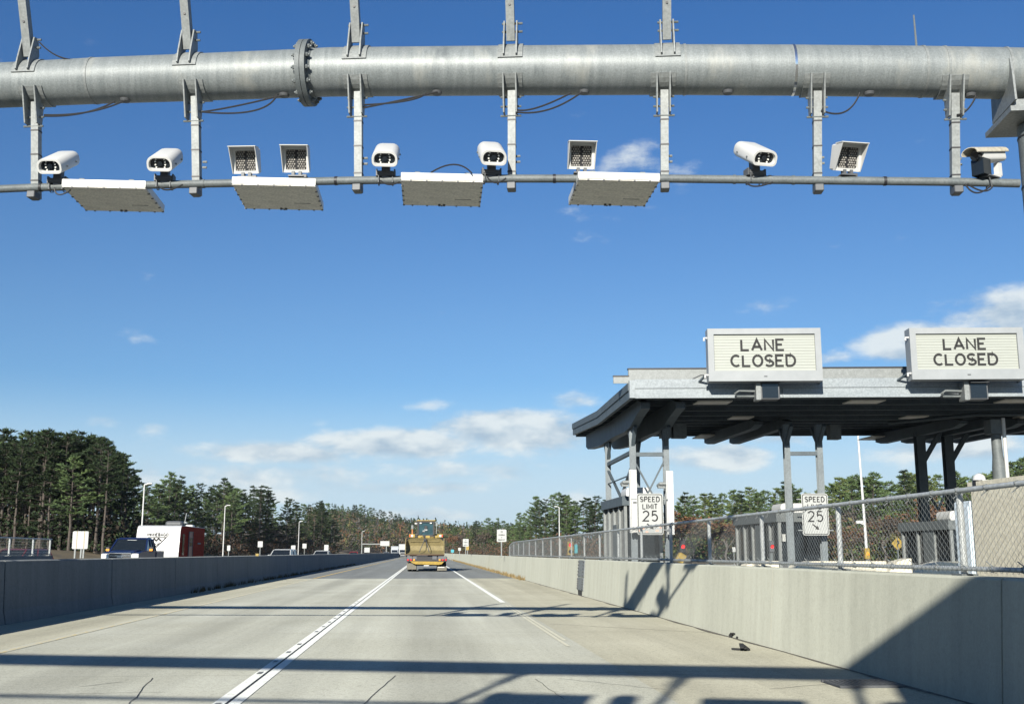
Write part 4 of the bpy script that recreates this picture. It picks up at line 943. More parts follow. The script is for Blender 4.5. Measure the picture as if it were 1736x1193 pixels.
# ================================================================ SIGNS AND POLES
def post_sign(label,px,pyt,pyb,Y,wpx,posts,z0=0,mat=None,lines=None,name='road_sign',group=None,cap=False):
    a=at(px,pyb,Y); H=at(px,pyt,Y).z-a.z; W=wpx/F*Y
    t=thing(name,label,'sign',(a.x,a.y,z0),0,group); zb=a.z-z0
    q=MB(); q.prism([(x-W/2,z+zb) for x,z in rpoly(W,H,min(.06,W*.1))],0,.02,'Y'); pl=q.build('plate',mat or signw,t)
    if lines:
        PT=lambda x,z,d:(x,-.004-d,zb+z)
        for tx,zc,h,wd in lines: q=MB(); text(q,tx,0,H*zc,H*h,H*wd,H*.02,PT,.003,.9); q.build('lettering',ink,pl)
    for x in posts:
        q=MB(); q.box((x*W,.05,(zb+H*.8)/2),(.07 if W<1 else .1,.06,zb+H*.8)); q.build('post',galvl,t)
    return t
ns=[('NO',.75,.115,.022),('STOPPING',.50,.10,.02),('ON',.32,.07,.015),('ROADWAY',.11,.10,.02)]
post_sign('white NO STOPPING sign standing at the end of the right fence',850.5,897,918,66,16,[-.02],1.0,lines=ns)
post_sign('small distant NO STOPPING sign on the right wall, left of the yellow sign',789.5,913,926,112,9.5,[0],1.0,lines=ns)
post_sign('small white sign far down the right side, nearest the loader',779,928,933,150,4.5,[0])
post_sign('teal guide sign far right of the yellow loader',767,931,936,170,5,[0],mat=teal)
post_sign('yellow square sign half hidden behind the small NO STOPPING sign',792.5,925,932,125,5,[0],mat=machy)
t=post_sign('white blank-backed sign on two posts left of the pickup truck',135,900,930,56.5,25,[-.3,.24,.08],1.0)
q=MB(); 
for x in(-.22,.25): q.box((x*.76,-.006,at(135,915,56.5).z-1.0),(.018,.008,.86))
q.build('seam',yellow,t)
gs='white signs beyond the far barrier'
post_sign('white sign on one post nearest the second light pole, two panels side by side',441,917,927,150,8,[0],group=gs)
post_sign('white sign between the two oncoming cars, left of the third light pole',497,924,932,170,7,[.2],group=gs)
post_sign('white sign just right of the third light pole',516,921,929,190,6.5,[0],group=gs)
post_sign('white sign directly behind the second oncoming car',553,923,936,175,7,[0],group=gs)
post_sign('small white sign standing left of the second light pole',387.5,924,933,140,5,[0],group=gs)
def light_pole(label,px,pyt,Y,dirx):
    z=at(px,pyt,Y).z; x=xat(px,Y)
    t=thing('light_pole',label,'light pole',(x,Y,-.05),0,'roadside light poles')
    q=MB(); q.tube([(0,0,0),(0,0,z-.1)],[.12,.075],10); q.build('pole',white,t,smooth=40)
    q=MB(); q.bar((0,0,z-.1),(dirx*.5,0,z),.12); q.box((dirx*.65,-.1,z+.04),(.6,.4,.14)); q.build('lamp_head',white,t)
light_pole('tall white light pole nearest, behind the caravan',238,819,139,1)
light_pole('white light pole right of the caravan, second tallest',378,856,204,1)
light_pole('white light pole between the two oncoming cars, third along the left',505.5,883,304,1)
light_pole('smallest white light pole on the left, near the red car',613,900,440,1)
light_pole('white light pole in front of the right-hand trees behind the fence',948.5,858,206,-1)
def delineator(label,px,py,Y,m):
    p=at(px,py,Y); t=thing('barrier_reflector',label,'reflector',(p.x,p.y,1.13)); q=MB(); q.box((0,0,.05),(.13,.05,.10)); q.build('block',m,t)
delineator('yellow reflector block on top of the left barrier',436,940.5,49,machy)
# far overhead sign gantry
t=thing('sign_gantry','far overhead sign gantry over the opposite lanes near the smallest light pole','gantry',(xat(634,420),420,0))
q=MB(); q.bar((-4.6,0,0),(-4.6,0,4.6),.3); q.bar((4.6,0,0),(4.6,0,4.6),.3); q.bar((-4.7,0,4.4),(4.7,0,4.4),.35); q.build('frame',galvl,t)
for x,w_,z in ((4.,3.4,4.6),(-2.6,2.,2.2)):
    q=MB(); q.box((x,-.3,z),(w_,.1,1.8)); q.build('panel',signw,t)
# ================================================================ VEHICLES (nose towards -Y)
def wheel(t,x,y,r,wd,rim=chrome):
    s_=1 if x>0 else -1
    q=MB(); q.tube([(x-s_*wd/2,y,r),(x-s_*wd*.4,y,r),(x+s_*wd*.4,y,r),(x+s_*wd/2,y,r)],[r*.9,r,r,r*.9],20); w_=q.build('wheel',rubber,t,smooth=40)
    q=MB(); q.tube([(x+s_*wd*.3,y,r),(x+s_*(wd/2+.012),y,r)],[r*.62,r*.55],14); q.build('rim',rim,w_,smooth=40); return w_
def taper(q,prof,W,inset):   # prof: (y,z); inset(z) narrows the body
    n=len(prof); vs=[(s_*(W/2-inset(z)),y,z) for s_ in(-1,1) for y,z in prof]
    q.add(vs,[(i,(i+1)%n,n+(i+1)%n,n+i) for i in range(n)]+[tuple(range(n-1,-1,-1)),tuple(range(n,2*n))])
def car(name,label,cat,x,y,paint,L=4.5,W=1.8,H=1.45,rz=0,tall=False,back=False,group=None):
    t=thing(name,label,cat,(x,y,-.02),rz,group)
    hl=L/2; hd=H*.60
    q=MB(); taper(q,[(-hl,.35),(-hl,.62),(-hl+.15,hd-.1),(-hl*.38,hd),(hl*.9 if tall else hl*.62,hd),(hl-.05,hd-.05),(hl,.6),(hl,.35),(hl-.2,.22),(-hl+.2,.22)],W,lambda z:.02+max(0,.5-z)*.2); q.build('body',paint,t,smooth=30)
    c0,c1=-hl*.40,(hl*.93 if tall else hl*.72); r0,r1=-hl*.08,(hl*.82 if tall else hl*.34)
    q=MB(); q.loft([[(-W/2+.06,c0,hd-.01),(W/2-.06,c0,hd-.01),(W/2-.06,c1,hd-.01),(-W/2+.06,c1,hd-.01)],[(-W/2+.2,r0,H-.06),(W/2-.2,r0,H-.06),(W/2-.2,r1,H-.06),(-W/2+.2,r1,H-.06)]]); q.build('glasshouse',glassd,t)
    q=MB(); q.loft([[(-W/2+.19,r0-.05,H-.07),(W/2-.19,r0-.05,H-.07),(W/2-.19,r1+.04,H-.07),(-W/2+.19,r1+.04,H-.07)],[(-W/2+.28,r0+.1,H),(W/2-.28,r0+.1,H),(W/2-.28,r1-.1,H),(-W/2+.28,r1-.1,H)]]); q.build('roof',paint,t)
    for s_ in(-1,1):
        for (ya,za,yb,zb) in ((c0,hd,r0,H-.06),(c1,hd,r1,H-.06),((c0+c1)/2,hd,(r0+r1)/2,H-.06)):
            q=MB(); q.bar((s_*(W/2-.055),ya,za),(s_*(W/2-.195),yb,zb),.07,.05); q.build('pillar',paint,t)
        q=MB(); q.box((s_*(W/2-.28),-hl+.02,hd-.25),(.4,.10,.15),bev=.03); q.build('headlight',led,t)
        q=MB(); q.box((s_*(W/2-.2),hl-.01,hd-.2),(.3,.08,.2),bev=.02); q.build('tail_lamp',redlens,t)
        q=MB(); q.box((s_*(W/2+.09),c0+.25,hd+.10),(.2,.12,.15),bev=.03); q.build('mirror',paint,t)
        for yy in(-hl*.62,hl*.6): wheel(t,s_*(W/2-.12),yy,.33,.22)
    return t
# blue pickup
Yp=59.; xp=xat(212,Yp)
t=thing('pickup_truck','dark blue pickup truck with chrome grille towing the caravan towards us','pickup truck',(xp-.30,Yp+3,-.02),R(0)); t.scale=(.98,.92,1.07)
W=2.0
q=MB(); taper(q,[(-3,.5),(-3.05,.75),(-3.0,1.12),(-2.85,1.20),(-1.35,1.30),(.95,1.30),(1.0,1.30),(3,1.30),(3,.55),(2.6,.42),(-2.7,.42)],W,lambda z:.02+max(0,.7-z)*.15); q.build('body',blue_car,t,smooth=30)
q=MB(); q.loft([[(-W/2+.05,-1.4,1.29),(W/2-.05,-1.4,1.29),(W/2-.05,.98,1.29),(-W/2+.05,.98,1.29)],[(-W/2+.2,-.55,1.88),(W/2-.2,-.55,1.88),(W/2-.2,.72,1.88),(-W/2+.2,.72,1.88)]]); q.build('glasshouse',glassd,t)
q=MB(); q.loft([[(-W/2+.19,-.60,1.87),(W/2-.19,-.60,1.87),(W/2-.19,.78,1.87),(-W/2+.19,.78,1.87)],[(-W/2+.3,-.42,1.96),(W/2-.3,-.42,1.96),(W/2-.3,.6,1.96),(-W/2+.3,.6,1.96)]]); q.build('roof',blue_car,t)
q=MB(); taper(q,[(-2.95,1.18),(-1.42,1.29),(-1.42,1.34),(-2.6,1.27)],1.3,lambda z:.0); q.build('hood_bulge',blue_car,t,smooth=30)
for s_ in(-1,1):
    for (ya,yb) in ((-1.4,-.55),(.98,.72),(-.25,-.1),(.45,.4)):
        q=MB(); q.bar((s_*(W/2-.045),ya,1.29),(s_*(W/2-.195),yb,1.88),.08,.06); q.build('pillar',blue_car,t)
    q=MB(); q.box((s_*.78,-3.03,1.03),(.38,.10,.26),bev=.03); q.build('headlight',led,t)
    m=MB(); m.box((s_*(W/2+.16),-1.05,1.38),(.24,.16,.26),bev=.04); mo=m.build('mirror',black,t)
    q=MB(); q.box((s_*(W/2+.16),-1.135,1.34),(.18,.02,.10)); q.build('turn_lamp',amber,mo)
    for yy in(-1.95,1.85): wheel(t,s_*(W/2-.14),yy,.40,.27)
    q=MB(); q.box((s_*(W/2-.015),1.9,1.05),(.06,1.9,.42),bev=.02); q.build('bed_side',blue_car,t)
q=MB(); q.box((0,-3.04,.99),(1.12,.06,.40),bev=.02); go=q.build('grille',black,t)
q=MB()
for z in(.80,.93,1.06,1.18): q.box((0,-3.08,z),(1.16 if z in(.80,1.18) else 1.04,.03,.045))
for x in(-.56,.56): q.box((x,-3.08,.95),(.05,.03,.42))
q.build('chrome_bar',chrome,go)
q=MB(); q.box((0,-3.09,1.03),(.32,.05,.14),bev=.05); q.build('badge',chrome,go)
q=MB(); q.box((0,-3.12,.58),(2.0,.24,.24),bev=.04); q.build('bumper',chrome,t)
q=MB(); q.box((0,-.62,1.80),(.5,.03,.08)); q.build('visor_sticker',signw,t)
# caravan
Yr=67.5; xr=xat(266,Yr); W=2.5; L=7.6; H=2.85
t=thing('caravan','white-fronted dark red travel trailer caravan towed behind the blue pickup','caravan',(xr,Yr,0),0)
q=MB(); pr=[(.0,.55),(-.05,1.2),(.22,H-.28),(.36,H-.08),(.55,H),(L,H),(L,.55)]
taper(q,pr,W,lambda z:0); q.build('body',rvr,t,smooth=30)
q=MB(); off_=.03
fr=[(-.03,.52),(-.085,1.2),(.19,H-.27),(.34,H-.05),(.55,H+.025),(.62,H+.025)]
rg=[]
for s_ in(-1,1): rg.append([(s_*(W/2+.02),y,z) for y,z in fr]+[(s_*(W/2+.02),y+.06 if i<5 else y,z-.05 if i>=4 else z) for i,(y,z) in reversed(list(enumerate(fr)))])
q.loft(rg); q.build('front_cap',rvw,t,smooth=30)
q=MB(); q.span((-W/2-.02,.6,H+.003),(W/2+.02,L+.02,H+.03)); q.build('roof_edge',rvw,t)
def frontP(x,s,d):   # s measured up the raked front
    z=.62+s; y=-.05+(z-1.2)*(.27/(H-.28-1.2)) if z>1.2 else -.05
    return (x,y-.05-d,z)
q=MB(); text(q,'WINNEBAGO',-.05,1.62,.17,.04,.05,frontP,.004,1.0); q.build('lettering',ink,t)
q=MB(); ribbon(q,[(-.62,1.54),(.52,1.54)],.06,frontP); ribbon(q,[(-.55,1.52),(-.05,.98),(.45,1.52)],.06,frontP); ribbon(q,[(-.34,1.34),(-.22,1.46),(-.1,1.35),(.03,1.47),(.2,1.34)],.10,frontP); ribbon(q,[(-.2,1.22),(-.05,1.1),(.1,1.22)],.05,frontP); q.build('mountain_logo',ink,t)
sx=W/2
q=MB(); q.box((sx+.012,1.15,1.75),(.03,.55,1.25)); wn=q.build('window',glassd,t)
q=MB(); q.box((sx+.018,3.2,1.55),(.035,1.05,1.95)); do=q.build('door',M('caravan door red',(.20,.035,.022),.4),t)
q=MB(); 
for a,b_ in (((2.62,.55),(2.62,2.55)),((3.78,.55),(3.78,2.55)),((2.62,2.55),(3.78,2.55))): q.bar((sx+.03,a[0],a[1]),(sx+.03,b_[0],b_[1]),.06,.03)
q.build('door_frame',darksteel,do)
q=MB(); q.box((sx+.04,3.25,1.92),(.02,.65,.55)); q.build('window',glassd,do)
q=MB(); 
for z in(1.66,1.9,2.18): q.box((sx+.055,3.25,z),(.02,.7,.03))
q.build('window_bar',galvd,do)
q=MB(); q.box((sx+.012,5.9,1.85),(.03,.9,.10)); q.build('vent',galvd,t)
q=MB(); q.box((sx+.012,5.5,.85),(.03,.35,.3)); q.build('hatch',darksteel,t)
q=MB(); q.box((.35,2.9,H+.20),(1.0,1.1,.3),bev=.09); q.build('roof_cooler',darksteel,t)
q=MB(); q.tube([(.85,3.0,H),(.98,3.0,H+.85)],.03,6); q.bar((.7,3,H+.2),(1.0,3,H+.3),.08); q.build('aerial',galvl,t)
q=MB(); q.box((.6,6.0,H+.10),(.5,.6,.2),bev=.06); q.build('roof_vent',rvw,t)
for s_ in(-1,1):
    for yy in(4.4,5.3): wheel(t,s_*(W/2-.16),yy,.36,.22)
q=MB(); q.bar((0,-.1,.55),(0,-1.2,.52),.12); q.build('drawbar',darksteel,t)
# other traffic
car('station_wagon','white wagon with dark windscreen oncoming beyond the left barrier, nearest of the small cars','car',xat(479,97),97,whitecar,4.6,1.85,1.58,R(-6),True)
car('sedan_car','white saloon oncoming beyond the left barrier, beside the small white sign','car',xat(546,128),128,whitecar,4.6,1.8,1.52,R(-5))
car('red_car','small red car far down the opposite lanes near the smallest light pole','car',xat(600,225),225,redcar,4.4,1.8,1.45,R(180))
car('maroon_car','dark maroon car partly hidden behind the fence at far left','car',xat(28,62),62,maroon,4.7,1.8,1.5,R(-14),True)
car('silver_car','silver car farthest down the opposite lanes, under the far sign gantry','car',xat(655,330),330,silver,4.5,1.8,1.45)
def boxtruck(name,label,px,Y,W,H,paint):
    t=thing(name,label,'truck',(xat(px,Y),Y,-.02))
    q=MB(); q.box((0,4.6,H*.55+.25),(W,6,H*.9-.2),bev=.05); q.build('cargo_box',paint,t)
    q=MB(); taper(q,[(-.9,.5),(-.9,1.2),(-.2,1.35),(.2,2.1),(.3,2.45),(1.4,2.45),(1.4,.5)],W*.9,lambda z:.03*z); q.build('cab',paint,t,smooth=30)
    q=MB(); q.loft([[(-W*.38,-.20,1.37),(W*.38,-.20,1.37),(W*.38,-.12,1.37),(-W*.38,-.12,1.37)],[(-W*.36,.16,2.05),(W*.36,.16,2.05),(W*.36,.25,2.05),(-W*.36,.25,2.05)]]); q.build('windscreen',glassd,t)
    q=MB(); q.box((0,-.93,.9),(W*.6,.05,.5)); q.build('grille',black,t)
    for s_ in(-1,1):
        for yy in(0,5.6): wheel(t,s_*(W/2-.2),yy,.48,.3)
boxtruck('box_truck','white box truck coming far away, just left of the loader',683,330,2.5,3.6,whitecar)
boxtruck('delivery_truck','grey truck with dark front beside the far white box truck',669,350,2.4,3.1,silver)
# ---------------------------------------------------------------- lowboy trailer and wheel loader
Yl=76.0; s=Yl/F
xl=lambda zx: (660+zx/9.943-720)*s          # zoomed-photo column -> metres across, at the trailer's tail
zl=lambda zy: EYE+(936-(860+zy/9.943))*s
xc=(xl(300)+xl(968))/2
tr=thing('lowboy_trailer','black lowbed trailer with yellow rear bar and red lamps carrying the loader','trailer',(xc,Yl,0))
def T(zx,zy,dy=0): return Vector((xl(zx)-xc,dy,zl(zy)))
TW=xl(968)-xl(300)
q=MB(); q.box((0,5.2,.92),(TW*.98,10,.16)); q.box((-.95,5.2,.72),(.18,10,.3)); q.box((.95,5.2,.72),(.18,10,.3)); q.box((0,11.5,1.25),(TW*.9,3,.2)); q.box((0,10.1,1.05),(TW*.9,.3,.5)); q.build('deck',black,tr)
q=MB(); q.span((T(300,815).x,.0,T(0,905).z),(T(968,0).x,.14,T(0,825).z)); q.build('rear_beam',black,tr)
for zx0,zx1 in ((305,395),(395,470),(720,800),(815,960)):
    q=MB(); q.span((T(zx0,0).x+.02,-.03,T(0,868).z),(T(zx1,0).x-.02,.3,T(0,815).z)); q.build('ramp_hinge',darksteel,tr)
for zx,m in ((322,redlens),(372,redlens),(422,amber),(845,amber),(895,redlens),(945,redlens)):
    p=T(zx,875); q=MB(); q.tube([(p.x,-.005,p.z),(p.x,-.05,p.z)],.065,14); q.build('tail_lamp',M('lit tail lamp',(.85,.08,.10),.3,emit=.35) if False else (tail_ if m is redlens else amber) if 'tail_' in globals() else m,tr)
q=MB(); pl=[T(358,897),T(915,905),T(880,945),T(830,955),T(450,945),T(405,932)]
n=6; q.add([(p.x,-.06,p.z) for p in pl]+[(p.x,-.02,p.z) for p in pl],[tuple(range(n))]+[tuple(range(2*n-1,n-1,-1))]+[(i,n+i,n+(i+1)%n,(i+1)%n) for i in range(n)]); q.build('rear_bar',yellow,tr)
for a,b_,c_,d_ in ((305,460,925,1030),(806,962,985,1050)):
    q=MB(); q.span((T(a,0).x,.25,T(0,d_).z),(T(b_,0).x,.27,T(0,c_).z)); fo=q.build('mud_flap',M('dusty mud flap',(.16,.15,.12),.9),tr)
q=MB(); q.span((T(815,0).x,.23,T(0,1003).z),(T(925,0).x,.245,T(0,990).z)); q.build('flap_strip',white,tr)
q=MB(); q.span((T(585,0).x,-.01,T(0,975).z),(T(670,0).x,.1,T(0,960).z)); q.build('number_plate',white,tr)
for s_ in(-1,1):
    for yy in(1.0,2.3,3.6):
        for dx in(.0,.33): wheel(tr,s_*(TW/2-.20-dx),yy,.46,.28,darksteel)
for yy in (1.0,2.3,3.6): q=MB(); q.box((0,yy,.46),(TW*.8,.14,.14)); q.build('axle',black,tr)
ld=thing('wheel_loader','dusty yellow wheel loader riding the trailer with its wide bucket towards us','loader',(xc,Yl+1.2,1.0))
def Lp(zx,zy,dy=0):
    return Vector((xl(zx)-xc,dy,zl(zy)-1.0))
# bucket: back plate, floor, two cheeks
q=MB()
tl,tr_,ml,mr_,bl,br_=Lp(350,513),Lp(850,515),Lp(290,562),Lp(915,562),Lp(268,785),Lp(925,785)
prof=[(.60,tl.z),(.82,tl.z-.25),(.95,tl.z-.55),(.80,tl.z-.85),(.30,bl.z+.10),(-.62,bl.z)]
def wdt(z):
    return (bl.x+.04,br_.x-.04) if z<ml.z else ((tl.x-ml.x)*(z-ml.z)/(tl.z-ml.z)+ml.x,(tr_.x-mr_.x)*(z-mr_.z)/(tr_.z-mr_.z)+mr_.x)
rings=[]
for y,z in prof:
    a,b_=wdt(z); rings.append([(a,y,z),(b_,y,z),(b_,y+.05,z-.03),(a,y+.05,z-.03)])
q.loft(rings); bo=q.build('bucket',loadery,ld,smooth=30)
for (X,s_) in ((bl.x,1),(br_.x-.05,-1)):
    q=MB(); q.prism([(.92,ml.z),(.92,ml.z-.3),(.3,bl.z+.06),(-.62,bl.z-.02),(-.60,bl.z+.12),(.38,tl.z-.02)],X,X+.05,'X'); q.build('cheek_plate',loadery,bo)
q=MB(); q.span((bl.x-.02,-.68,bl.z-.06),(br_.x+.02,-.5,bl.z)); q.build('cutting_edge',M('rusty cutting edge',(.10,.06,.035),.8),bo)
q=MB(); q.span((tl.x,.74,tl.z-.26),(tr_.x,.80,tl.z-.235)); q.build('rib',loadery,bo)
for a,b_ in (((595,540),(505,755)),((610,545),(672,755))):
    A=Lp(*a);B=Lp(*b_); q=MB(); q.tube([(A.x,.56,A.z),(B.x,-.55,B.z+.02)],.028,6); q.build('tie_chain',darksteel,bo)
q=MB(); A=Lp(600,540); q.box((A.x,.58,A.z),(.2,.1,.12)); q.tube([(A.x,.6,A.z),(A.x,.75,A.z+.32)],.03,6); q.build('chain_hook',black,bo)
# body
q=MB(); q.box((0,3.6,.75),(1.3,5.2,.8),bev=.08); q.box((0,5.4,1.25),(1.5,2.2,.7),bev=.1); q.build('chassis',machy,ld)
q=MB(); A=Lp(425,510);B=Lp(805,470); q.span((A.x,1.35,A.z),(B.x,1.6,A.z+.16)); q.bar((-.35,.75,A.z-.1),(-.35,2.2,A.z+.12),.22); q.bar((.35,.75,A.z-.1),(.35,2.2,A.z+.12),.22); q.build('lift_arms',machy,ld)
for a in (450,575,700,740):
    A=Lp(a,485); q=MB(); q.box((A.x,1.3,A.z),(.16,.1,.15)); q.build('hose_block',black,ld)
a,b_=Lp(465,470),Lp(757,222)
q=MB(); W_=b_.x-a.x
for x in(a.x+.05,b_.x-.05):
    for y in(1.8,3.3): q.bar((x,y,a.z-.25),(x,y,b_.z),.10)
q.bar((a.x,1.8,a.z),(b_.x,1.8,a.z),.10); q.bar((a.x,1.8,b_.z-.05),(b_.x,1.8,b_.z-.05),.12)
q.span((a.x,1.8,a.z-.7),(b_.x,3.3,a.z-.1)); co=q.build('cab_frame',black,ld)
q=MB(); q.span((a.x+.07,1.84,a.z-.05),(b_.x-.07,3.28,b_.z-.08)); q.build('cab_glass',glassc,co)
q=MB(); q.span((a.x-.07,1.7,b_.z),(b_.x+.07,3.45,b_.z+.07),bev=.02); q.build('cab_roof',machy,co)
for zx in(520,695):
    p=Lp(zx,258); q=MB(); q.box((p.x,1.74,p.z),(.13,.08,.07)); q.build('work_lamp',led,co)
p=Lp(610,340); q=MB(); q.box((p.x,1.80,p.z),(.20,.03,.30),bev=.01); q.build('seat_back',black,co)
p=Lp(610,375); q=MB(); q.box((p.x,1.78,p.z),(.22,.03,.10),bev=.01); q.box((p.x-.15,1.79,p.z-.08),(.14,.03,.10)); q.build('dashboard',M('pale grey plastic',(.35,.36,.36),.5),co)
p=Lp(600,440); q=MB(); q.bar((Lp(510,470).x,1.77,a.z+.05),(Lp(640,330).x,1.77,Lp(0,330).z),.025,.02); q.build('wiper',black,co)
# exhaust with muffler on the left, mirror bracket on the right
p=Lp(380,450);p2=Lp(380,360);p3=Lp(378,295); q=MB(); q.tube([(p.x,1.5,p.z-.2),(p.x,1.5,p2.z)],.05,10); q.build('exhaust_stack',orangep,ld); q=MB(); q.tube([(p.x,1.5,p2.z),(p.x,1.5,p3.z)],.095,10); q.build('mirror',galvl,ld)
p=Lp(435,265); q=MB(); q.box((p.x,1.7,p.z),(.14,.1,.09)); q.bar((p.x,1.75,p.z),(p.x+.2,1.8,p.z+.03),.03); q.build('side_lamp',white,ld)
p=Lp(795,280); q=MB(); q.box((p.x,1.7,p.z),(.16,.06,.24),bev=.02); q.bar((p.x,1.7,p.z-.1),(Lp(790,440).x,1.7,Lp(0,440).z),.04); q.bar((p.x,1.75,p.z+.1),(b_.x,1.8,b_.z-.05),.03); q.build('mirror',galvl,ld)
for a0,b0,rz in ((325,428,0),(806,908,1)):
    A=Lp(a0,505);B=Lp(b0,447); q=MB(); q.span((A.x,1.2,A.z),(B.x,1.4,B.z),bev=.02); lo=q.build('lamp_box',machy,ld)
    xm=(A.x+B.x)/2; q=MB(); q.span((xm-.07,1.18,A.z+.05),(xm+.07,1.2,B.z-.05)); q.build('headlight',led,lo)
    xr_=A.x+.07 if not rz else B.x-.07; q=MB(); q.span((xr_-.04,1.18,A.z+.05),(xr_+.04,1.2,B.z-.05)); q.build('turn_lamp',redlens,lo)
for s_ in(-1,1):
    for yy in(1.7,4.6): wheel(ld,s_*.98,yy,.72,.5,machy)
# ================================================================ TREES
def tuft(b,p,dr,size,rr,n=6):
    for _ in range(n):
        d=(dr*.7+Vector((rr.gauss(0,.5),rr.gauss(0,.5),rr.gauss(.16,.22)))).normalized()
        s_=d.cross(Vector((rr.uniform(-1,1),rr.uniform(-1,1),rr.uniform(-1,1)))).normalized()*size*rr.uniform(.07,.16)
        o_=p+Vector((rr.gauss(0,size*.24),rr.gauss(0,size*.24),rr.gauss(0,size*.08))); l=d*size*rr.uniform(.6,1.15)
        b.add([o_-s_*.5,o_+l*.55-s_,o_+l,o_+l*.5+s_,o_+s_*.5],[(0,1,2,3,4)])
def pine(seed,h=20.,base=.38,rad=3.6,gap=.85,mat=None,shape=0):
    rr=random.Random(seed); tk=MB(); cr_=MB()
    pts=[Vector((0,0,-1.5))]; x=y=0
    for i in range(9):
        x+=rr.gauss(0,.10);y+=rr.gauss(0,.10); pts.append(Vector((x,y,h*(i+.2)/8.6)))
    tk.tube(pts,[max(.03,.30*(1-i/9.6)) for i in range(10)],7)
    def tx(z): k=min(8.99,max(0,z/h*8.6-.2+1)); i=int(k); return pts[i].lerp(pts[min(9,i+1)],k-i)
    z=h*base; a0=0
    for _ in range(4):
        zz=rr.uniform(.18,base)*h; a=rr.uniform(0,6.28); c=tx(zz); tk.tube([c,c+Vector((math.cos(a),math.sin(a),.1))*rr.uniform(.6,1.6)],[.04,.012],4)
    while z<h*.985:
        k=(z/h-base)/(1-base)
        pr=(1-k)**.78*(.60+.40*min(1,k*4)) if shape==0 else (1-k)**.9
        nb=rr.choice((3,4,4,5)); a0+=rr.uniform(.5,1.5)
        for j in range(nb):
            if rr.random()<.16: continue
            a=a0+6.283*j/nb+rr.gauss(0,.25); L=rad*pr*rr.uniform(.35,1.35)+.3; up=.05+.45*k+rr.gauss(0,.08)
            c=tx(z+rr.gauss(0,.15)); d=Vector((math.cos(a),math.sin(a),up)).normalized(); e=c+d*L+Vector((0,0,.10*L))
            tk.tube([c,c+d*L*.55,e],[.05*(1-k*.5),.035,.01],3,cap=False)
            m=max(2,int(L*2.1))
            for q_ in range(m):
                f_=.42+.58*(q_+rr.random())/m; p=c.lerp(e,f_)
                side=Vector((-d.y,d.x,0))*rr.gauss(0,.26*L*(1.15-f_))
                tuft(cr_,p+side+Vector((0,0,.1)),(d+side*.4).normalized(),.62+.2*rr.random(),rr,11)
        z+=gap*(1-.35*k)*rr.uniform(.75,1.25)
    tuft(cr_,tx(h*.97)+Vector((0,0,.2)),Vector((0,0,1)),.8,rr,8)
    return tk,cr_
def decid(seed,h=12.,leaf=.6):
    rr=random.Random(seed); tk=MB(); cr_=MB()
    def grow(p,d,L,r_,lv):
        e=p+d*L; mid=p.lerp(e,.5)+Vector((rr.gauss(0,.05*L),rr.gauss(0,.05*L),0)); tk.tube([p,mid,e],[r_,r_*.85,r_*.65],5 if lv<2 else 3,cap=False)
        if lv>=2:
            for _ in range(int(6*leaf)+2):
                q_=p.lerp(e,rr.uniform(.3,1.1))+Vector((rr.gauss(0,.35),rr.gauss(0,.35),rr.gauss(0,.3))); s_=rr.uniform(.16,.34)
                u=Vector((rr.gauss(0,1),rr.gauss(0,1),rr.gauss(0,1))).normalized(); w_=u.cross(Vector((rr.gauss(0,1),rr.gauss(0,1),rr.gauss(0,1)))).normalized()
                cr_.add([q_-u*s_,q_+w_*s_*.6,q_+u*s_,q_-w_*s_*.6],[(0,1,2,3)])
        if lv==4: return
        for _ in range(3 if lv<3 else 2):
            dd=(d+Vector((rr.gauss(0,.5),rr.gauss(0,.5),rr.gauss(.12,.25)))).normalized(); grow(e,dd,L*rr.uniform(.6,.82),r_*.6,lv+1)
    grow(Vector((0,0,-.5)),Vector((rr.gauss(0,.05),rr.gauss(0,.05),1)).normalized(),h*.30,.16,0)
    return tk,cr_
def proto(name,label,cat,tk,cr_,tm,cm):
    t=thing(name,label,cat); tk.build('trunk',tm,t); cr_.build('crown',cm,t); return t
PR=[proto('pine_tree','','tree',*pine(11+i,20,b_,r_,g_,shape=sh),bark,m) for i,(b_,r_,g_,sh,m) in enumerate(((.40,4.3,1.3,0,pine_a),(.32,4.8,1.0,0,pine_b),(.46,4.0,1.35,0,pine_a),(.22,4.4,.95,1,pine_b),(.28,4.8,1.0,0,pine_c),(.15,3.9,1.0,1,pine_a)))]
DR=[proto('bare_tree','','tree',*decid(31+i,12,l_),barkg,m) for i,(l_,m) in enumerate(((1.0,leafb),(.9,leafg),(1.3,leafo),(.8,leafg)))]
brush_shade=M('shade-darkened twigs',(.04,.032,.024),.9,0,var=.4,scale=.5,spec=.1)  # the trees' shade under the left stand is put into this colour
used={}
def plant(kind,i,x,y,z,top,rz,label,group,spread=1.0):
    base=(PR if kind=='p' else DR)[i]; h0=20. if kind=='p' else 12.2
    s_=(top-z)/h0; sc3=(s_*spread,s_*spread,s_)
    if (kind,i) not in used: o=base; used[(kind,i)]=1; o.location=(x,y,z); o.rotation_euler=(0,0,rz); o.scale=sc3; o['label']=label; o['group']=group
    else: o=dup(base,(x,y,z),rz,label,group,sc3)
    return o
rt=random.Random(99)
def interp(tab,x):
    if x<=tab[0][0]: return tab[0][1]
    for a,b_ in zip(tab,tab[1:]):
        if x<=b_[0]: k=(x-a[0])/(b_[0]-a[0]); return a[1]*(1-k)+b_[1]*k
    return tab[-1][1]
def zat(py,Y): return EYE+(936-py)/F*Y
def gz_left(x,y): return bank(x,y) if y<640 else 0
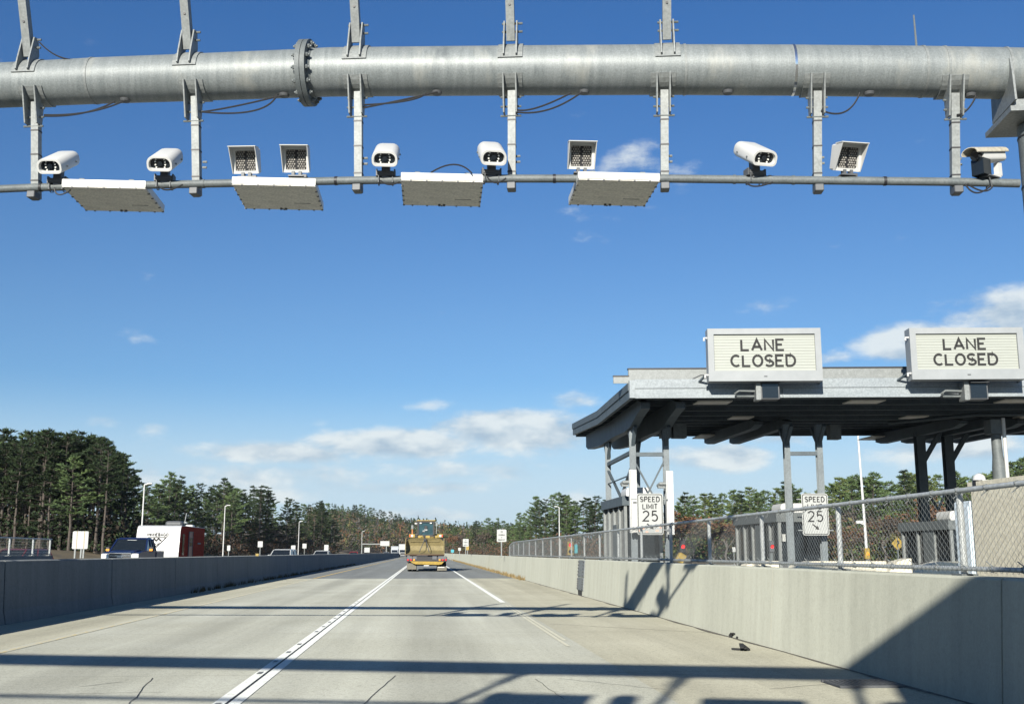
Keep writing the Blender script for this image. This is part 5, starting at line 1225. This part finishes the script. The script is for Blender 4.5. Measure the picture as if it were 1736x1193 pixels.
# tall stand at left
tab=[(-80,735),(0,738),(40,742),(90,738),(130,742),(165,752),(195,768),(212,788)]
for i in range(84):
    px=-70+278*(i+.5)/84+rt.uniform(-5,5); Y=rt.uniform(150,205) if i%3 else rt.uniform(148,160)
    if px>175: Y=rt.uniform(168,196)
    top=zat(interp(tab,px)+rt.uniform(-6,40)*(1 if i%2 else .4),Y); x=xat(px,Y)
    plant('p',rt.choice((0,0,2,2,2,5,1)),x,Y,gz_left(x,Y),top,rt.uniform(0,6.28),'tall dark pine in the dense stand at the left edge of the view','pines of the tall left stand',rt.uniform(.9,1.2))
# receding tree line
tab=[(215,812),(240,822),(258,812),(285,806),(310,818),(345,826),(372,818),(398,828),(428,820),(455,826),(475,844),(500,850),(520,856),(545,852),(566,858)]
for i in range(76):
    k=(i+.5)/76; px=218+352*k**.95+rt.uniform(-4,4); Y0=215+(px-218)*.62; Y=Y0+rt.uniform(-8,50)
    top=zat(interp(tab,px)+rt.uniform(-5,34)*(1 if i%2 else .4),Y); x=xat(px,Y)
    kind='p' if rt.random()<.84 else 'd'
    if kind=='p': plant('p',rt.choice((0,1,5,3,5,0)),x,Y,gz_left(x,Y),top,rt.uniform(0,6.28),'green pine in the receding row behind the caravan and light poles','pines of the receding left row',rt.uniform(.95,1.25))
    else: plant('d',rt.choice((0,1,3)),x,Y-12,gz_left(x,Y-12),zat(interp(tab,px)+52,Y),rt.uniform(0,6.28),'russet or bare tree in front of the receding left row of pines','bare trees of the receding left row',1.2)
# far right wood, both sides of the loader's right
tab=[(752,893),(780,890),(800,884),(820,880),(838,878),(858,884),(874,880),(890,868),(900,852),(915,842),(945,838),(975,848),(990,848),(1015,838),(1040,852),(1075,862),(1110,866),(1135,876)]
for i in range(66):
    px=752+385*(i+.5)/66+rt.uniform(-4,4); Y=interp([(752,560),(870,400),(900,300),(1040,270),(1135,250)],px)+rt.uniform(0,55)
    x=xat(px,Y); top=zat(interp(tab,px)+rt.uniform(-6,30)*(1 if i%2 else .4),Y)
    pine_share=.35 if px<800 else .85
    if rt.random()<pine_share: plant('p',rt.choice((0,1,3,5,2)),x,Y,-.1,top,rt.uniform(0,6.28),'pine in the wood left of the lattice tower behind the right fence' if px>880 else 'small far pine between the loader and the NO STOPPING sign','pines behind the right fence' if px>880 else 'far pines right of the loader',rt.uniform(.95,1.25))
    else: plant('d',rt.choice((0,1,2,3)),x,Y-20,-.1,top-2.,rt.uniform(0,6.28),'rust-brown tree in the wood left of the lattice tower' if px>880 else 'rust-brown far tree between the loader and the NO STOPPING sign','brown trees behind the right fence' if px>880 else 'far brown trees right of the loader',1.25)
# wood behind the toll lanes
tab=[(1135,870),(1152,845),(1165,826),(1180,846),(1200,836),(1225,838),(1250,832),(1275,826),(1300,830),(1335,815),(1370,822),(1400,812),(1440,808),(1480,800),(1510,806),(1540,798),(1575,804),(1620,802),(1660,792),(1700,788),(1740,774),(1800,765)]
for i in range(88):
    px=1140+650*(i+.5)/88+rt.uniform(-5,5); Y=rt.uniform(205,262); x=xat(px,Y); top=zat(interp(tab,px)+rt.uniform(-7,24)*(1 if i%2 else .5),Y)
    if rt.random()<.86: plant('p',rt.choice((1,1,3,4,4,5)),x,Y,-.1,top,rt.uniform(0,6.28),'dense green pine in the wood behind the toll lanes under the canopy','pines behind the toll lanes',rt.uniform(1.05,1.35))
    else: plant('d',rt.choice((0,1,2)),x,Y-15,-.1,zat(interp(tab,px)+30,Y),rt.uniform(0,6.28),'bare brown tree in front of the pines behind the toll lanes','bare trees behind the toll lanes',1.3)
for i in range(26):
    px=1140+640*(i+.5)/26+rt.uniform(-8,8); Y=rt.uniform(165,195); x=xat(px,Y)
    plant('d',rt.choice((0,1,2,3)),x,Y,-.1,rt.uniform(5.0,9.5),rt.uniform(0,6.28),'low bare brown tree at the edge of the wood behind the toll lanes','low brown trees behind the toll lanes',1.9)
# undergrowth that no one could count
def brush(name,label,mats,n,f,seed):
    b=MB(); rr=random.Random(seed)
    for _ in range(n):
        x,y,z,h=f(rr); b.mi=rr.randrange(len(mats))
        for _k in range(16):
            q_=Vector((x+rr.gauss(0,h*.35),y+rr.gauss(0,h*.35),z+rr.random()**.8*h)); s_=rr.uniform(.12,.30)*max(1,h*.28)
            u=Vector((rr.gauss(0,1),rr.gauss(0,1),rr.gauss(.3,1))).normalized(); w_=u.cross(Vector((rr.gauss(0,1),rr.gauss(0,1),rr.gauss(0,1)))).normalized()
            b.add([q_-u*s_,q_+w_*s_*.5,q_+u*s_,q_-w_*s_*.5],[(0,1,2,3)])
    o=b.build(name,mats); tag(o,label,'undergrowth',kind='stuff')
def fl(rr):
    px=rr.uniform(-40,215); Y=rr.uniform(150,200); x=xat(px,Y); return x,Y,gz_left(x,Y),rr.uniform(1.5,6)
brush('undergrowth',"dark undergrowth beneath the tall left pines",[pine_a,pine_a,brush_shade],1500,fl,1)
def f2(rr):
    px=rr.uniform(215,570); Y=215+(px-218)*.62+rr.uniform(-10,30); x=xat(px,Y); return x,Y,gz_left(x,Y),rr.uniform(1.5,6)
brush('undergrowth',"brown undergrowth beneath the receding left tree line",[pine_a,leafg,leafb],1500,f2,2)
def f3(rr):
    px=rr.uniform(760,1140); Y=interp([(752,540),(870,380),(900,285),(1040,255),(1135,240)],px)+rr.uniform(-5,40); return xat(px,Y),Y,-.1,rr.uniform(1.5,6)
brush('undergrowth',"brown undergrowth beneath the trees behind the right fence",[pine_a,leafg,leafb],1300,f3,3)
def f4(rr):
    px=rr.uniform(1135,1790); Y=rr.uniform(185,235); return xat(px,Y),Y,-.1,rr.uniform(1.5,7.5)
brush('undergrowth',"mixed green and brown thicket behind the toll lanes",[pine_b,leafg,pine_a,leafb,leafo,pine_c,pine_b],2600,f4,4)
# the wooded hill: one mass far off
b=MB(); rr=random.Random(8); hm=[leafg,leafb,leafo,pine_a,barkg]
for i in range(2600):
    y=rr.uniform(600,1080); x=xat(rr.uniform(520,900),y); z=hz(x,y); con=rr.random()<.17; h=rr.uniform(8,14); b.mi=3 if con else rr.choice((0,0,0,0,1,2,4,3,3,2))
    n=30 if not con else 34
    for _ in range(n):
        t_=rr.random()
        if con: rad=(1-t_)*2.6+.2; zz=z+h*1.25*(.12+.88*t_)
        else: rad=3.6*math.sin(math.pi*min(.97,.18+.8*t_)); zz=z+h*(.25+.75*t_)
        a=rr.uniform(0,6.28); r_=rad*math.sqrt(rr.random()); q_=Vector((x+r_*math.cos(a),y+r_*math.sin(a),zz)); s_=rr.uniform(.5,1.0)*(1 if con else .85)
        u=Vector((rr.gauss(0,1),rr.gauss(0,1),rr.gauss(.2,1))).normalized(); w_=u.cross(Vector((rr.gauss(0,1),rr.gauss(0,1),rr.gauss(0,1)))).normalized()
        b.add([q_-u*s_,q_+w_*s_*.6,q_+u*s_,q_-w_*s_*.6],[(0,1,2,3)])
tag(b.build('hillside_wood',hm),'brown and green wood covering the distant hill ahead','wood',kind='stuff')
tab=[(560,858),(585,858),(605,855),(625,852),(645,858),(665,868),(690,876),(715,884),(740,888),(760,894)]
for i in range(26):
    px=562+200*(i+.5)/26+rt.uniform(-4,4); Y=rt.uniform(760,860); x=xat(px,Y); z=hz(x,Y)
    top=max(z+9,zat(interp(tab,px)+rt.uniform(-2,6),Y)); top=min(top,z+19)
    plant('p',rt.choice((0,3,5)),x,Y,z,top,rt.uniform(0,6.28),'small dark pine standing out along the ridge of the distant hill','pines on the hill ridge',1.2)
# utility pole and wires on the hill foot
t=thing('utility_pole','thin pale utility pole at the foot of the wooded hill','pole',(xat(561,430),430,0)); q=MB(); q.tube([(0,0,0),(0,0,12)],[.22,.16],8); q.bar((-1.2,0,11),(1.2,0,11),.2); q.build('pole',barkg,t)
q=MB(); A=Vector((0,0,11)); B=Vector((xat(760,520)-xat(561,430),90,8.5)); 
for o_ in(-1,1): q.tube([A.lerp(B,i/12)+Vector((o_,0,-4*2.5*(i/12)*(1-i/12))) for i in range(13)],.035,4)
q.build('wire',cable,t)

# ================================================================ AIR
hv=bpy.data.materials.new('haze'); hv.use_nodes=True; nt=hv.node_tree; nt.nodes.remove(nt.nodes['Principled BSDF'])
pv=nt.nodes.new('ShaderNodeVolumePrincipled'); nt.links.new(pv.outputs[0],nt.nodes['Material Output'].inputs['Volume'])
pv.inputs['Color'].default_value=(.80,.88,.95,1); pv.inputs['Density'].default_value=.00006; pv.inputs['Anisotropy'].default_value=.1
q=MB(); q.span((-5200,-700,-3),(5200,7200,75)); o=q.build('haze',hv); o['kind']='stuff'; o['label']='thin pale air over the whole road and woods'; o['category']='haze'
